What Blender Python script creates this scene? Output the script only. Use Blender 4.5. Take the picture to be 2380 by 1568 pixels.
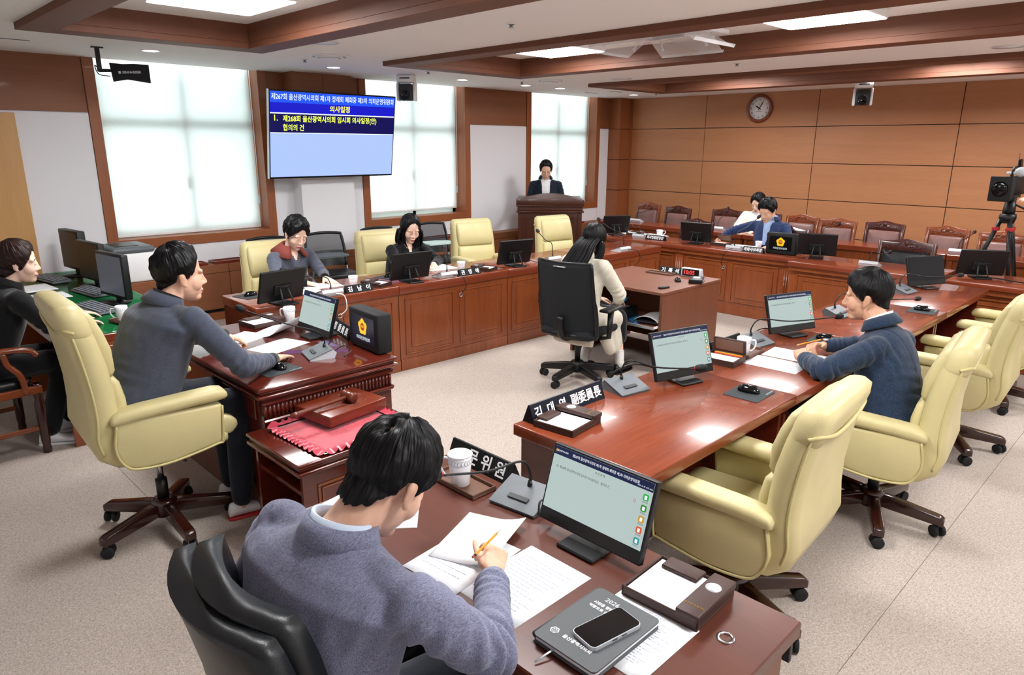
import bpy, bmesh, math, random
from math import sin, cos, pi, radians, sqrt, atan2
from mathutils import Vector, Matrix, noise
random.seed(7)
scn = bpy.context.scene
COL = scn.collection
for o in list(bpy.data.objects):
    bpy.data.objects.remove(o)
V = Vector
# ------------------------------------------------------------------ camera
cam_d = bpy.data.cameras.new('camera')
cam_d.sensor_width = 36.0
cam_d.lens = 36.0 * 1619.78 / 2380.0
cam_d.clip_start = 0.05
cam_d.clip_end = 200
cam = bpy.data.objects.new('camera', cam_d)
COL.objects.link(cam)
yaw, pit, rol = radians(45.258), radians(15.388), radians(0.2423)
fw = V((cos(yaw) * cos(pit), sin(yaw) * cos(pit), -sin(pit)))
rt = V((sin(yaw), -cos(yaw), 0))
up = rt.cross(fw)
r2 = cos(rol) * rt + sin(rol) * up
u2 = -sin(rol) * rt + cos(rol) * up
cam.matrix_world = Matrix(((r2.x, u2.x, -fw.x, 0), (r2.y, u2.y, -fw.y, 0), (r2.z, u2.z, -fw.z, 1.9), (0, 0, 0, 1)))
scn.camera = cam
# ------------------------------------------------------------------ colour management, sky
scn.view_settings.view_transform = 'Standard'
scn.view_settings.look = 'None'
scn.view_settings.gamma = 1.0
scn.view_settings.use_curve_mapping = False
scn.view_settings.exposure = 0.52
SKY = 3.5      # hazy daylight outside the windows
LED = 32.0      # ceiling LED panels
DOWN = 22.0    # recessed downlights
wd = bpy.data.worlds.new('daylight')
scn.world = wd
wd.use_nodes = True
wd.node_tree.nodes['Background'].inputs[0].default_value = (0.93, 0.98, 1.0, 1)
wd.node_tree.nodes['Background'].inputs[1].default_value = SKY

# ------------------------------------------------------------------ materials
MATS = {}
def lin(c):
    if isinstance(c, str):
        c = [int(c[i:i + 2], 16) / 255 for i in (0, 2, 4)]
    return tuple((x / 12.92 if x <= 0.04045 else ((x + 0.055) / 1.055) ** 2.4) for x in c) + (1.0,)
def mat(name, col, rough=0.5, metal=0.0, coat=0.0, spec=0.5, emit=None, es=0.0, trans=0.0, alpha=1.0, bump=0.0, bscale=60.0, var=0.0, vscale=8.0, stretch=None, sheen=0.0, ior=1.45, tint2=None):
    if name in MATS: return MATS[name]
    m = bpy.data.materials.new(name); m.use_nodes = True
    nt = m.node_tree; b = nt.nodes['Principled BSDF']; I = b.inputs
    c = lin(col)
    I['Base Color'].default_value = c
    I['Roughness'].default_value = rough; I['Metallic'].default_value = metal
    I['Coat Weight'].default_value = coat; I['Coat Roughness'].default_value = 0.06
    I['Specular IOR Level'].default_value = spec; I['IOR'].default_value = ior
    I['Transmission Weight'].default_value = trans; I['Alpha'].default_value = alpha
    I['Sheen Weight'].default_value = sheen
    if emit:
        I['Emission Color'].default_value = lin(emit); I['Emission Strength'].default_value = es
    if var > 0 or bump > 0:
        tc = nt.nodes.new('ShaderNodeTexCoord'); mp = nt.nodes.new('ShaderNodeMapping')
        nt.links.new(tc.outputs['Object'], mp.inputs[0])
        if stretch: mp.inputs['Scale'].default_value = stretch
    if var > 0:
        n = nt.nodes.new('ShaderNodeTexNoise'); n.inputs['Scale'].default_value = vscale
        n.inputs['Detail'].default_value = 6; n.inputs['Roughness'].default_value = 0.62
        nt.links.new(mp.outputs[0], n.inputs['Vector'])
        r = nt.nodes.new('ShaderNodeValToRGB')
        r.color_ramp.elements[0].position = 0.32; r.color_ramp.elements[1].position = 0.68
        lo = tuple(x * (1 - var) for x in c[:3]) + (1,)
        hi = tuple(min(1, x * (1 + var)) for x in c[:3]) + (1,)
        if tint2: lo = lin(tint2)
        r.color_ramp.elements[0].color = lo; r.color_ramp.elements[1].color = hi
        nt.links.new(n.outputs['Fac'], r.inputs[0]); nt.links.new(r.outputs[0], I['Base Color'])
    if bump > 0:
        n2 = nt.nodes.new('ShaderNodeTexNoise'); n2.inputs['Scale'].default_value = bscale; n2.inputs['Detail'].default_value = 4
        nt.links.new(mp.outputs[0], n2.inputs['Vector'])
        bp = nt.nodes.new('ShaderNodeBump'); bp.inputs['Strength'].default_value = bump; bp.inputs['Distance'].default_value = 0.004
        nt.links.new(n2.outputs['Fac'], bp.inputs['Height']); nt.links.new(bp.outputs[0], I['Normal'])
    MATS[name] = m
    return m
def wood(name, col, dark, rough=0.3, coat=0.0, axis='X', scale=1.0, streak=0.55):
    """veneer: long wavy streaks along one axis plus fine pores"""
    if name in MATS: return MATS[name]
    m = bpy.data.materials.new(name); m.use_nodes = True
    nt = m.node_tree; b = nt.nodes['Principled BSDF']; I = b.inputs; L = nt.links.new
    tc = nt.nodes.new('ShaderNodeTexCoord'); mp = nt.nodes.new('ShaderNodeMapping')
    L(tc.outputs['Object'], mp.inputs[0])
    s = {'X': (0.35, 5, 5), 'Y': (5, 0.35, 5), 'Z': (5, 5, 0.35)}[axis]
    mp.inputs['Scale'].default_value = tuple(x * scale for x in s)
    n = nt.nodes.new('ShaderNodeTexNoise'); n.inputs['Scale'].default_value = 2.2; n.inputs['Detail'].default_value = 7; n.inputs['Roughness'].default_value = 0.6; n.inputs['Distortion'].default_value = 0.6
    L(mp.outputs[0], n.inputs['Vector'])
    n3 = nt.nodes.new('ShaderNodeTexNoise'); n3.inputs['Scale'].default_value = 22; n3.inputs['Detail'].default_value = 3
    L(mp.outputs[0], n3.inputs['Vector'])
    mx = nt.nodes.new('ShaderNodeMix'); mx.inputs['Factor'].default_value = 0.4
    L(n.outputs['Fac'], mx.inputs['A']); L(n3.outputs['Fac'], mx.inputs['B'])
    r = nt.nodes.new('ShaderNodeValToRGB')
    r.color_ramp.elements[0].position = 0.5 - streak / 2; r.color_ramp.elements[1].position = 0.5 + streak / 2
    r.color_ramp.elements[0].color = lin(dark); r.color_ramp.elements[1].color = lin(col)
    L(mx.outputs['Result'], r.inputs[0]); L(r.outputs[0], I['Base Color'])
    I['Roughness'].default_value = rough; I['Coat Weight'].default_value = coat; I['Coat Roughness'].default_value = 0.05
    MATS[name] = m
    return m
M = lambda k: MATS[k]
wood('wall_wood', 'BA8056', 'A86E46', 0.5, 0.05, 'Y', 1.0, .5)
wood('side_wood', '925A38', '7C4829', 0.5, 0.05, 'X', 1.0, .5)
wood('trim_wood', '9E5D34', '884A28', 0.4, 0.1, 'Z', 1.0, .5)
wood('trim_wood_x', '9E5D34', '884A28', 0.4, 0.1, 'X', 1.0, .5)
wood('coffer_wood', '72422A', '5E331E', 0.62, 0.0, 'Y', 1.0, .5)
wood('door_wood', 'D0A064', 'C08E52', 0.45, 0.0, 'Z', .8, .5)
wood('desk_top', '8C4226', '6C2E18', 0.24, 0.32, 'X', 1.0, .45)
wood('desk_top_y', '8C4226', '6C2E18', 0.24, 0.32, 'Y', 1.0, .45)
wood('desk_face', '94502A', '783C1E', 0.25, 0.35, 'Z', 1.0, .5)
wood('dark_red', '66261A', '4C190F', 0.16, 0.6, 'X', 1.0, .5)
wood('grey_desk', '623021', '4C2417', 0.32, 0.12, 'Y', .8, .6)
wood('walnut', '7D4D3A', '6C3E2C', 0.4, 0.0, 'Y', 1.2, .5)
wood('walnut_z', '7B4A35', '6A3C28', 0.4, 0.0, 'Z', 1.2, .5)
wood('lectern_wood', '4E2517', '3B1A10', 0.3, 0.3, 'Z', 1.0, .5)
wood('chair_leg_wood', '38160F', '270D09', 0.22, 0.4, 'X', 1.5, .5)
wood('carved_wood', '8A4420', '5E2812', 0.25, 0.4, 'X', 2.0, .5)
wood('carved_dark', '4E1C12', '34100B', 0.25, 0.4, 'X', 2.0, .5)
wood('block_wood', '7A3018', '5F2210', 0.3, 0.3, 'X', 1.2, .5)
wood('gavel_wood', '6A2A14', '52200E', 0.3, 0.3, 'X', 2.5, .5)
mat('ceiling_white', 'F2F0EF', 0.9)
mat('wall_white', 'EAEAEE', 0.85, bump=.05, bscale=300)
mat('cream_leather', 'CABE8C', 0.42, bump=0.12, bscale=260, var=0.05, vscale=5)
mat('cream_piping', 'C4B781', 0.45)
mat('black_leather', '15181B', 0.36, bump=0.15, bscale=300)
mat('mauve_leather', '7C5A55', 0.34, bump=0.15, bscale=220, var=.12, vscale=6)
mat('navy_leather', '12171C', 0.3, bump=0.1, bscale=250)
mat('black_plastic', '0D0E10', 0.42)
mat('black_matte', '101113', 0.7)
mat('black_gloss', '08090B', 0.12)
mat('dark_grey', '2C2F33', 0.5)
mat('grey_plastic', '5D6368', 0.45)
mat('silver', 'B9BEC4', 0.35, metal=0.7)
mat('silver_plastic', 'C9CED4', 0.35, metal=.25)
mat('chrome', 'D0D3D6', 0.15, metal=1.0)
mat('white_plastic', 'F3F4F5', 0.35)
mat('white_metal', 'EDEEEF', 0.4)
mat('rubber', '17181A', 0.8)
mat('mesh_fabric', '14181C', 0.85, bump=.3, bscale=900)
mat('paper', 'F3F5F8', 0.9)
mat('paper_print', 'A2A8BC', 0.9)
mat('ceramic', 'F2F3F6', 0.15, coat=.4)
mat('ceramic_pattern', 'BFC3CC', 0.25)
mat('tray_brown', '6A4A3A', 0.45)
mat('tray_leather', '3E2620', 0.5, bump=.1, bscale=300)
mat('black_plate', '08090C', 0.45, spec=.3)
mat('navy_plate', '0A0E20', 0.4, spec=.3)
mat('letter_white', 'F4F5F7', 0.6)
mat('pencil_yellow', 'EBA21E', 0.45)
mat('eraser', 'C0564E', 0.7)
mat('graphite', '222222', 0.5)
mat('pencil_wood', 'D9B98A', 0.7)
mat('pad_cloth', '33383B', 0.85)
mat('red_velvet', 'C2384A', 0.55, sheen=0.5, var=.25, vscale=30, bump=.15, bscale=120)
mat('satin_red', 'B8344A', 0.3, sheen=.3)
mat('brass', 'B8924A', 0.35, metal=.9)
mat('gold', 'E0B72E', 0.4)
mat('nail_brass', '7A6650', 0.35, metal=.8)
mat('green_felt', '1E7A50', 0.6)
mat('orange', 'EF8A2A', 0.6)
mat('window_frame', 'CFE6E2', 0.5)
mat('teal_strip', '1E5F57', 0.6)
mat('blue_folder', '2E6FB8', 0.4)
mat('sky_blue', '3BA4E0', 0.5)
mat('fur_grey', 'B9BEC2', 0.95, bump=.6, bscale=200)
mat('red_clip', 'B4232C', 0.5)
def emis(name, col, s=1.0, rough=.3):
    return mat(name, '050505', rough, emit=col, es=s, spec=.3)
def glass_mat(name, col=(1, 1, 1, 1), rough=0.0, tcol=.92):
    m = bpy.data.materials.new(name); m.use_nodes = True; nt = m.node_tree; nt.nodes.clear()
    o = nt.nodes.new('ShaderNodeOutputMaterial'); a = nt.nodes.new('ShaderNodeBsdfTransparent'); g = nt.nodes.new('ShaderNodeBsdfGlossy'); mx = nt.nodes.new('ShaderNodeMixShader'); lw = nt.nodes.new('ShaderNodeValue')
    a.inputs[0].default_value = tuple(x * tcol for x in col[:3]) + (1,); g.inputs['Roughness'].default_value = 0.02; lw.outputs[0].default_value = .07
    nt.links.new(lw.outputs[0], mx.inputs[0]); nt.links.new(a.outputs[0], mx.inputs[1]); nt.links.new(g.outputs[0], mx.inputs[2]); nt.links.new(mx.outputs[0], o.inputs[0])
    MATS[name] = m
glass_mat('pane_glass', (.96, 1, .99, 1)); mat('acrylic', 'F2F4F6', .1, alpha=.30, coat=.5); glass_mat('green_glass', (.75, 1, .88, 1), tcol=.9); glass_mat('lens_glass', (1, 1, 1, 1), tcol=.97)
def blind_mat():
    m = bpy.data.materials.new('blind_cloth'); m.use_nodes = True; nt = m.node_tree; nt.nodes.clear()
    o = nt.nodes.new('ShaderNodeOutputMaterial'); d = nt.nodes.new('ShaderNodeBsdfDiffuse'); t = nt.nodes.new('ShaderNodeBsdfTranslucent'); mx = nt.nodes.new('ShaderNodeMixShader')
    d.inputs[0].default_value = (.88, .9, .9, 1); t.inputs[0].default_value = (.93, .95, .945, 1); mx.inputs[0].default_value = .5
    nt.links.new(d.outputs[0], mx.inputs[1]); nt.links.new(t.outputs[0], mx.inputs[2]); nt.links.new(mx.outputs[0], o.inputs[0]); MATS['blind_cloth'] = m
blind_mat()
def carpet_mat():
    m = bpy.data.materials.new('carpet'); m.use_nodes = True; nt = m.node_tree; L = nt.links.new; b = nt.nodes['Principled BSDF']; I = b.inputs
    tc = nt.nodes.new('ShaderNodeTexCoord')
    n = nt.nodes.new('ShaderNodeTexNoise'); n.inputs['Scale'].default_value = 150; n.inputs['Detail'].default_value = 3; n.inputs['Distortion'].default_value = 1.2
    L(tc.outputs['Object'], n.inputs['Vector'])
    r = nt.nodes.new('ShaderNodeValToRGB'); e = r.color_ramp.elements
    e[0].position = .36; e[0].color = lin('9E9187'); e[1].position = .66; e[1].color = lin('C8BDB4')
    x = e.new(.5); x.color = lin('B5A99F')
    L(n.outputs['Fac'], r.inputs[0]); L(r.outputs[0], I['Base Color'])
    bp = nt.nodes.new('ShaderNodeBump'); bp.inputs['Strength'].default_value = .5; bp.inputs['Distance'].default_value = .004
    L(n.outputs['Fac'], bp.inputs['Height']); L(bp.outputs[0], I['Normal']); I['Roughness'].default_value = .95; I['Specular IOR Level'].default_value = .15
    MATS['carpet'] = m
carpet_mat()
def cloth_mat(name, a, b, scale=180, rough=.85, sheen=.2, bump=.2, stretch=None):
    """woven cloth: crossed thread noise in two tones"""
    m = bpy.data.materials.new(name); m.use_nodes = True; nt = m.node_tree; L = nt.links.new; p = nt.nodes['Principled BSDF']; I = p.inputs
    tc = nt.nodes.new('ShaderNodeTexCoord'); fac = None
    outs = []
    for sc in ((1, .12, 1), (.12, 1, .25)):
        mp = nt.nodes.new('ShaderNodeMapping'); mp.inputs['Scale'].default_value = sc; L(tc.outputs['Object'], mp.inputs[0])
        n = nt.nodes.new('ShaderNodeTexNoise'); n.inputs['Scale'].default_value = scale; n.inputs['Detail'].default_value = 2; L(mp.outputs[0], n.inputs['Vector']); outs.append(n)
    mx = nt.nodes.new('ShaderNodeMix'); mx.inputs['Factor'].default_value = .5; L(outs[0].outputs['Fac'], mx.inputs['A']); L(outs[1].outputs['Fac'], mx.inputs['B'])
    r = nt.nodes.new('ShaderNodeValToRGB'); r.color_ramp.elements[0].position = .38; r.color_ramp.elements[1].position = .62
    r.color_ramp.elements[0].color = lin(a); r.color_ramp.elements[1].color = lin(b)
    L(mx.outputs['Result'], r.inputs[0]); L(r.outputs[0], I['Base Color'])
    bp = nt.nodes.new('ShaderNodeBump'); bp.inputs['Strength'].default_value = bump; bp.inputs['Distance'].default_value = .003; L(mx.outputs['Result'], bp.inputs['Height']); L(bp.outputs[0], I['Normal'])
    I['Roughness'].default_value = rough; I['Sheen Weight'].default_value = sheen; I['Specular IOR Level'].default_value = .2
    MATS[name] = m

# ------------------------------------------------------------------ mesh builder
def basis(d):
    d = V(d).normalized(); a = V((0, 0, 1)) if abs(d.z) < .95 else V((1, 0, 0))
    x = a.cross(d).normalized(); return x, d.cross(x), d
class MB:
    def __init__(s): s.v = []; s.f = []; s.sm = []
    def add(s, vs, fs, smooth=False, X=None):
        o = len(s.v)
        s.v += [tuple(X @ V(p)) if X is not None else tuple(p) for p in vs]
        s.f += [tuple(i + o for i in f) for f in fs]; s.sm += [smooth] * len(fs); return s
    def box(s, c, d, r=0.0, X=None, seg=1):
        """centre, full dimensions, edge radius"""
        hx, hy, hz = d[0] / 2, d[1] / 2, d[2] / 2
        r = min(r, hx * .98, hy * .98, hz * .98)
        if r <= 0:
            vs = [(c[0] + i * hx, c[1] + j * hy, c[2] + k * hz) for i in (-1, 1) for j in (-1, 1) for k in (-1, 1)]
            return s.add(vs, [(0, 1, 3, 2), (4, 6, 7, 5), (0, 4, 5, 1), (2, 3, 7, 6), (0, 2, 6, 4), (1, 5, 7, 3)], False, X)
        bm = bmesh.new(); bmesh.ops.create_cube(bm, size=1)
        for v in bm.verts: v.co = V((v.co.x * d[0] + c[0], v.co.y * d[1] + c[1], v.co.z * d[2] + c[2]))
        bmesh.ops.bevel(bm, geom=list(bm.edges), offset=r, segments=seg, affect='EDGES', profile=.5)
        bm.verts.index_update()
        vs = [v.co.copy() for v in bm.verts]; fs = [[v.index for v in f.verts] for f in bm.faces]; bm.free()
        return s.add(vs, fs, seg > 1, X)
    def b2(s, a, b, r=0.0, X=None, seg=1):
        return s.box([(a[i] + b[i]) / 2 for i in range(3)], [abs(b[i] - a[i]) for i in range(3)], r, X, seg)
    def tube(s, pts, rad, n=8, cap=True, X=None, smooth=True, ry=None):
        pts = [V(p) for p in pts]; m = len(pts)
        rad = list(rad) if hasattr(rad, '__len__') else [rad] * m
        vs = []; fs = []; px = None
        for i, p in enumerate(pts):
            d = (pts[min(i + 1, m - 1)] - pts[max(i - 1, 0)])
            if d.length < 1e-9: d = V((0, 0, 1))
            d.normalize()
            if px is None: x, y, _ = basis(d)
            else:
                x = px - d * px.dot(d)
                if x.length < 1e-6: x = basis(d)[0]
                x.normalize(); y = d.cross(x)
            px = x
            for k in range(n):
                a = 2 * pi * k / n
                vs.append(p + x * cos(a) * rad[i] + y * sin(a) * (rad[i] if ry is None else ry[i]))
        for i in range(m - 1):
            for k in range(n):
                fs.append((i * n + k, i * n + (k + 1) % n, (i + 1) * n + (k + 1) % n, (i + 1) * n + k))
        if cap: fs += [tuple(range(n - 1, -1, -1)), tuple((m - 1) * n + k for k in range(n))]
        return s.add(vs, fs, smooth, X)
    def cyl(s, a, b, r, n=16, r2=None, X=None, smooth=True):
        return s.tube([a, b], [r, r if r2 is None else r2], n, True, X, smooth)
    def caps(s, a, b, ra, rb, n=12, X=None):
        """capsule with two end radii"""
        a = V(a); b = V(b); d = (b - a); L = d.length
        if L < 1e-6: return s.ell(a, (ra, ra, ra), 8, n, X)
        d /= L; P = []; R = []
        for t in (90, 65, 40, 15): P.append(a - d * ra * sin(radians(t))); R.append(max(1e-4, ra * cos(radians(t))))
        for t in (.0, .25, .5, .75, 1.): P.append(a + d * L * t); R.append(ra + (rb - ra) * t)
        for t in (15, 40, 65, 90): P.append(b + d * rb * sin(radians(t))); R.append(max(1e-4, rb * cos(radians(t))))
        return s.tube(P, R, n, True, X)
    def chain(s, pts, rad, n=12, X=None):
        for i in range(len(pts) - 1): s.caps(pts[i], pts[i + 1], rad[i], rad[i + 1], n, X)
        return s
    def ell(s, c, r, nu=10, nv=16, X=None, R=None):
        vs = []; fs = []; c = V(c)
        for i in range(nu + 1):
            t = pi * i / nu - pi / 2
            for k in range(nv):
                a = 2 * pi * k / nv
                p = V((r[0] * cos(t) * cos(a), r[1] * cos(t) * sin(a), r[2] * sin(t)))
                if R is not None: p = R @ p
                vs.append(c + p)
        for i in range(nu):
            for k in range(nv): fs.append((i * nv + k, i * nv + (k + 1) % nv, (i + 1) * nv + (k + 1) % nv, (i + 1) * nv + k))
        return s.add(vs, fs, True, X)
    def lathe(s, prof, n=24, X=None, smooth=True, cap=True):
        """profile of (radius, z)"""
        vs = [(r * cos(2 * pi * k / n), r * sin(2 * pi * k / n), z) for r, z in prof for k in range(n)]
        m = len(prof); fs = [(i * n + k, i * n + (k + 1) % n, (i + 1) * n + (k + 1) % n, (i + 1) * n + k) for i in range(m - 1) for k in range(n)]
        if prof[0][0] > .002 and prof[-1][0] > .002: fs += [((m - 1) * n + k, (m - 1) * n + (k + 1) % n, (k + 1) % n, k) for k in range(n)]
        elif cap and prof[0][0] > .002: fs += [tuple(range(n - 1, -1, -1))]
        elif cap and prof[-1][0] > .002: fs += [tuple((m - 1) * n + k for k in range(n))]
        return s.add(vs, fs, smooth, X)
    def rings(s, R, cap=True, X=None, smooth=True, closed=False):
        """loft through rings of equal point count"""
        n = len(R[0]); m = len(R); vs = [p for r in R for p in r]
        fs = [(i * n + k, i * n + (k + 1) % n, (i + 1) * n + (k + 1) % n, (i + 1) * n + k) for i in range(m - 1) for k in range(n)]
        if closed: fs += [((m - 1) * n + k, (m - 1) * n + (k + 1) % n, (k + 1) % n, k) for k in range(n)]
        elif cap: fs += [tuple(range(n - 1, -1, -1)), tuple((m - 1) * n + k for k in range(n))]
        return s.add(vs, fs, smooth, X)
    def prism(s, poly, a, b, axis='z', X=None, smooth=False):
        """extrude a 2-D outline between a and b along an axis"""
        n = len(poly)
        def P(p, t): return {'z': (p[0], p[1], t), 'y': (p[0], t, p[1]), 'x': (t, p[0], p[1])}[axis]
        vs = [P(p, a) for p in poly] + [P(p, b) for p in poly]
        fs = [tuple(range(n - 1, -1, -1)), tuple(range(n, 2 * n))] + [(k, (k + 1) % n, n + (k + 1) % n, n + k) for k in range(n)]
        o = len(s.v); s.add(vs, fs, False, X)
        if smooth:
            for i in range(len(fs) - n, len(fs)): s.sm[len(s.sm) - len(fs) + i] = True
        return s
    def grid(s, fn, nu, nv, X=None, smooth=True, thick=0.0):
        vs = [fn(i / nu, j / nv) for i in range(nu + 1) for j in range(nv + 1)]
        w = nv + 1
        fs = [(i * w + j, (i + 1) * w + j, (i + 1) * w + j + 1, i * w + j + 1) for i in range(nu) for j in range(nv)]
        if thick:
            n0 = len(vs); vs = vs + [(p[0], p[1], p[2] - thick) for p in vs]
            fs2 = [tuple(n0 + q for q in reversed(f)) for f in fs]
            ring = [i * w for i in range(nu + 1)] + [nu * w + j for j in range(1, nv + 1)] + [i * w + nv for i in range(nu - 1, -1, -1)] + [j for j in range(nv - 1, 0, -1)]
            side = [(ring[(k + 1) % len(ring)], ring[k], n0 + ring[k], n0 + ring[(k + 1) % len(ring)]) for k in range(len(ring))]
            fs = fs + fs2 + side
        return s.add(vs, fs, smooth, X)
    def mesh(s, name):
        me = bpy.data.meshes.new(name); me.from_pydata(s.v, [], s.f); me.polygons.foreach_set('use_smooth', s.sm); me.update()
        bm = bmesh.new(); bm.from_mesh(me); bmesh.ops.recalc_face_normals(bm, faces=bm.faces); bm.to_mesh(me); bm.free()
        return me
    def build(s, name, m, parent=None, **kw):
        me = s.mesh(name); return obj(name, me, m, parent, **kw)
def obj(name, me, m, parent=None, label=None, cat=None, group=None, kind=None):
    o = bpy.data.objects.new(name, me)
    if m is not None and me is not None: me.materials.append(MATS[m] if isinstance(m, str) else m)
    COL.objects.link(o)
    if parent: o.parent = parent
    tag(o, label, cat, group, kind); return o
def tag(o, label=None, cat=None, group=None, kind=None):
    if label: o['label'] = label
    if cat: o['category'] = cat
    if group: o['group'] = group
    if kind: o['kind'] = kind
    return o
def thing(name, label, cat, loc=(0, 0, 0), rz=0.0, group=None):
    o = bpy.data.objects.new(name, None); COL.objects.link(o); o.empty_display_size = .1
    o.location = loc; o.rotation_euler = (0, 0, rz); return tag(o, label, cat, group)
def dup(o, parent=None):
    c = o.copy(); COL.objects.link(c)
    if parent: c.parent = parent
    for ch in list(o.children): dup(ch, c)
    return c
def dup_at(o, loc, rz=0.0, label=None, group=None):
    c = dup(o); c.location = loc; c.rotation_euler = (0, 0, rz)
    if label: c['label'] = label
    if group: c['group'] = group
    return c
def T(x=0, y=0, z=0): return Matrix.Translation((x, y, z))
def RX(a): return Matrix.Rotation(radians(a), 4, 'X')
def RY(a): return Matrix.Rotation(radians(a), 4, 'Y')
def RZ(a): return Matrix.Rotation(radians(a), 4, 'Z')
def text(name, s, size, m, parent, X, align='CENTER', sx=1.0, ext=0.0004, bold=0.0, label=None):
    """flat lettering as a mesh; X places its own xy-plane"""
    cu = bpy.data.curves.new(name, 'FONT'); cu.body = s; cu.size = size; cu.align_x = align; cu.align_y = 'CENTER'
    cu.extrude = ext; cu.resolution_u = 2; cu.offset = bold
    t = bpy.data.objects.new('tmp_text', cu); COL.objects.link(t)
    dg = bpy.context.evaluated_depsgraph_get(); me = bpy.data.meshes.new_from_object(t.evaluated_get(dg))
    bpy.data.objects.remove(t); bpy.data.curves.remove(cu)
    me.name = name; me.materials.clear(); me.transform(X @ Matrix.Diagonal((sx, 1, 1, 1)))
    return obj(name, me, m, parent, label=label)
def spline(pts, n=8):
    """Catmull-Rom through points"""
    P = [V(p) for p in pts]; P = [P[0] * 2 - P[1]] + P + [P[-1] * 2 - P[-2]]; out = []
    for i in range(1, len(P) - 2):
        a, b, c, d = P[i - 1:i + 3]
        for k in range(n):
            t = k / n
            out.append(.5 * ((2 * b) + (c - a) * t + (2 * a - 5 * b + 4 * c - d) * t * t + (3 * b - a - 3 * c + d) * t ** 3))
    out.append(P[-2]); return out
def rrect(w, h, r, n=4):
    """rounded rectangle outline, centred"""
    out = []
    for cx, cy, a0 in ((w / 2 - r, h / 2 - r, 0), (-w / 2 + r, h / 2 - r, 90), (-w / 2 + r, -h / 2 + r, 180), (w / 2 - r, -h / 2 + r, 270)):
        for k in range(n + 1):
            a = radians(a0 + 90 * k / n); out.append((cx + r * cos(a), cy + r * sin(a)))
    return out
# ================================================================== the room
XB, YW, ZC = 10.6, 7.95, 2.70
X0, Y0 = -1.6, -1.8
S = 'structure'
# floor slab and carpet sheets meeting at two seams
fl = MB().b2((X0 - .3, Y0 - .3, -.12), (XB + .3, YW + .5, -.012)).build('floor', 'dark_grey', kind=S)
for (a, b, c, d) in ((X0, Y0, 1.03, .69), (1.03, Y0, XB, .69), (X0, .69, 1.03, YW), (1.03, .69, XB, YW)):
    g = .0012
    MB().b2((a + g, b + g, -.012), (c - g, d - g, 0)).build('carpet_sheet', 'carpet', fl)
# back wall: backing and separate veneer panels
wb = MB().b2((XB + .02, Y0 - .2, -.1), (XB + .2, YW + .5, 3.0)).build('wall_back', 'black_matte', kind=S)
ys = [7.70, 6.235, 4.42, 2.595, .77, -1.05, Y0 - .02]; zs = [0, .09, .615, 1.14, 1.665, 2.188, 2.74]
gp = .005
for i in range(len(ys) - 1):
    for k in range(len(zs) - 1):
        MB().b2((XB, ys[i + 1] + gp, zs[k] + gp), (XB + .022, ys[i] - gp, zs[k + 1] - gp)).build('panel', 'wall_wood', wb)
# corner column: panels on two faces, with a batten of the same wood
cc = MB().b2((10.28, 7.74, -.05), (XB + .02, 7.97, 2.75)).build('wall_corner_column', 'black_matte', kind=S)
for k in range(len(zs) - 1):
    MB().b2((10.26, 7.72, zs[k] + gp), (10.28, 7.95, zs[k + 1] - gp)).build('panel', 'trim_wood', cc)
    MB().b2((10.262, 7.70, zs[k] + gp), (10.575, 7.74, zs[k + 1] - gp)).build('panel', 'trim_wood', cc)
MB().b2((10.575, 7.68, 0), (10.60, 7.74, 2.74)).build('batten', 'trim_wood', cc)
# window wall
ww = MB()
WIN = [(2.07, 3.91), (5.135, 6.99), (8.17, 10.0)]
edges = [X0 - .2] + [e for w in WIN for e in (w[0] + .05, w[1] - .05)] + [XB + .2]
for i in range(0, len(edges), 2): ww.b2((edges[i], YW + .012, -.1), (edges[i + 1], YW + .42, 3.0))
for a, b in WIN: ww.b2((a + .05, YW + .012, -.1), (b - .05, YW + .42, .90)); ww.b2((a, YW + .012, 2.86), (b, YW + .42, 3.0))
wl = ww.build('wall_window', 'wall_white', kind=S)
segs = [(X0, 2.07), (3.91, 5.135), (6.99, 8.17), (10.0, 10.26)]
for a, b in segs:   # veneer above, white board below
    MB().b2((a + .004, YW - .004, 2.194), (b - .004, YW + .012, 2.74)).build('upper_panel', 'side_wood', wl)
    MB().b2((a + .004, YW - .006, 0), (b - .004, YW + .012, 2.186)).build('wall_board', 'wall_white', wl)
for a, b in WIN: MB().b2((a, YW - .003, 0), (b, YW + .012, .838)).build('wall_board', 'wall_white', wl)
# the boxed-out column the television hangs on
tc = MB().b2((4.15, 7.735, .0), (4.87, 7.95, 2.19)).build('wall_column', 'wall_white', kind=S)
for a, b in ((4.12, 4.508), (4.514, 4.90)): MB().b2((a, 7.72, 2.194), (b, 7.95, 2.74)).build('upper_panel', 'side_wood', tc)
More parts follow.
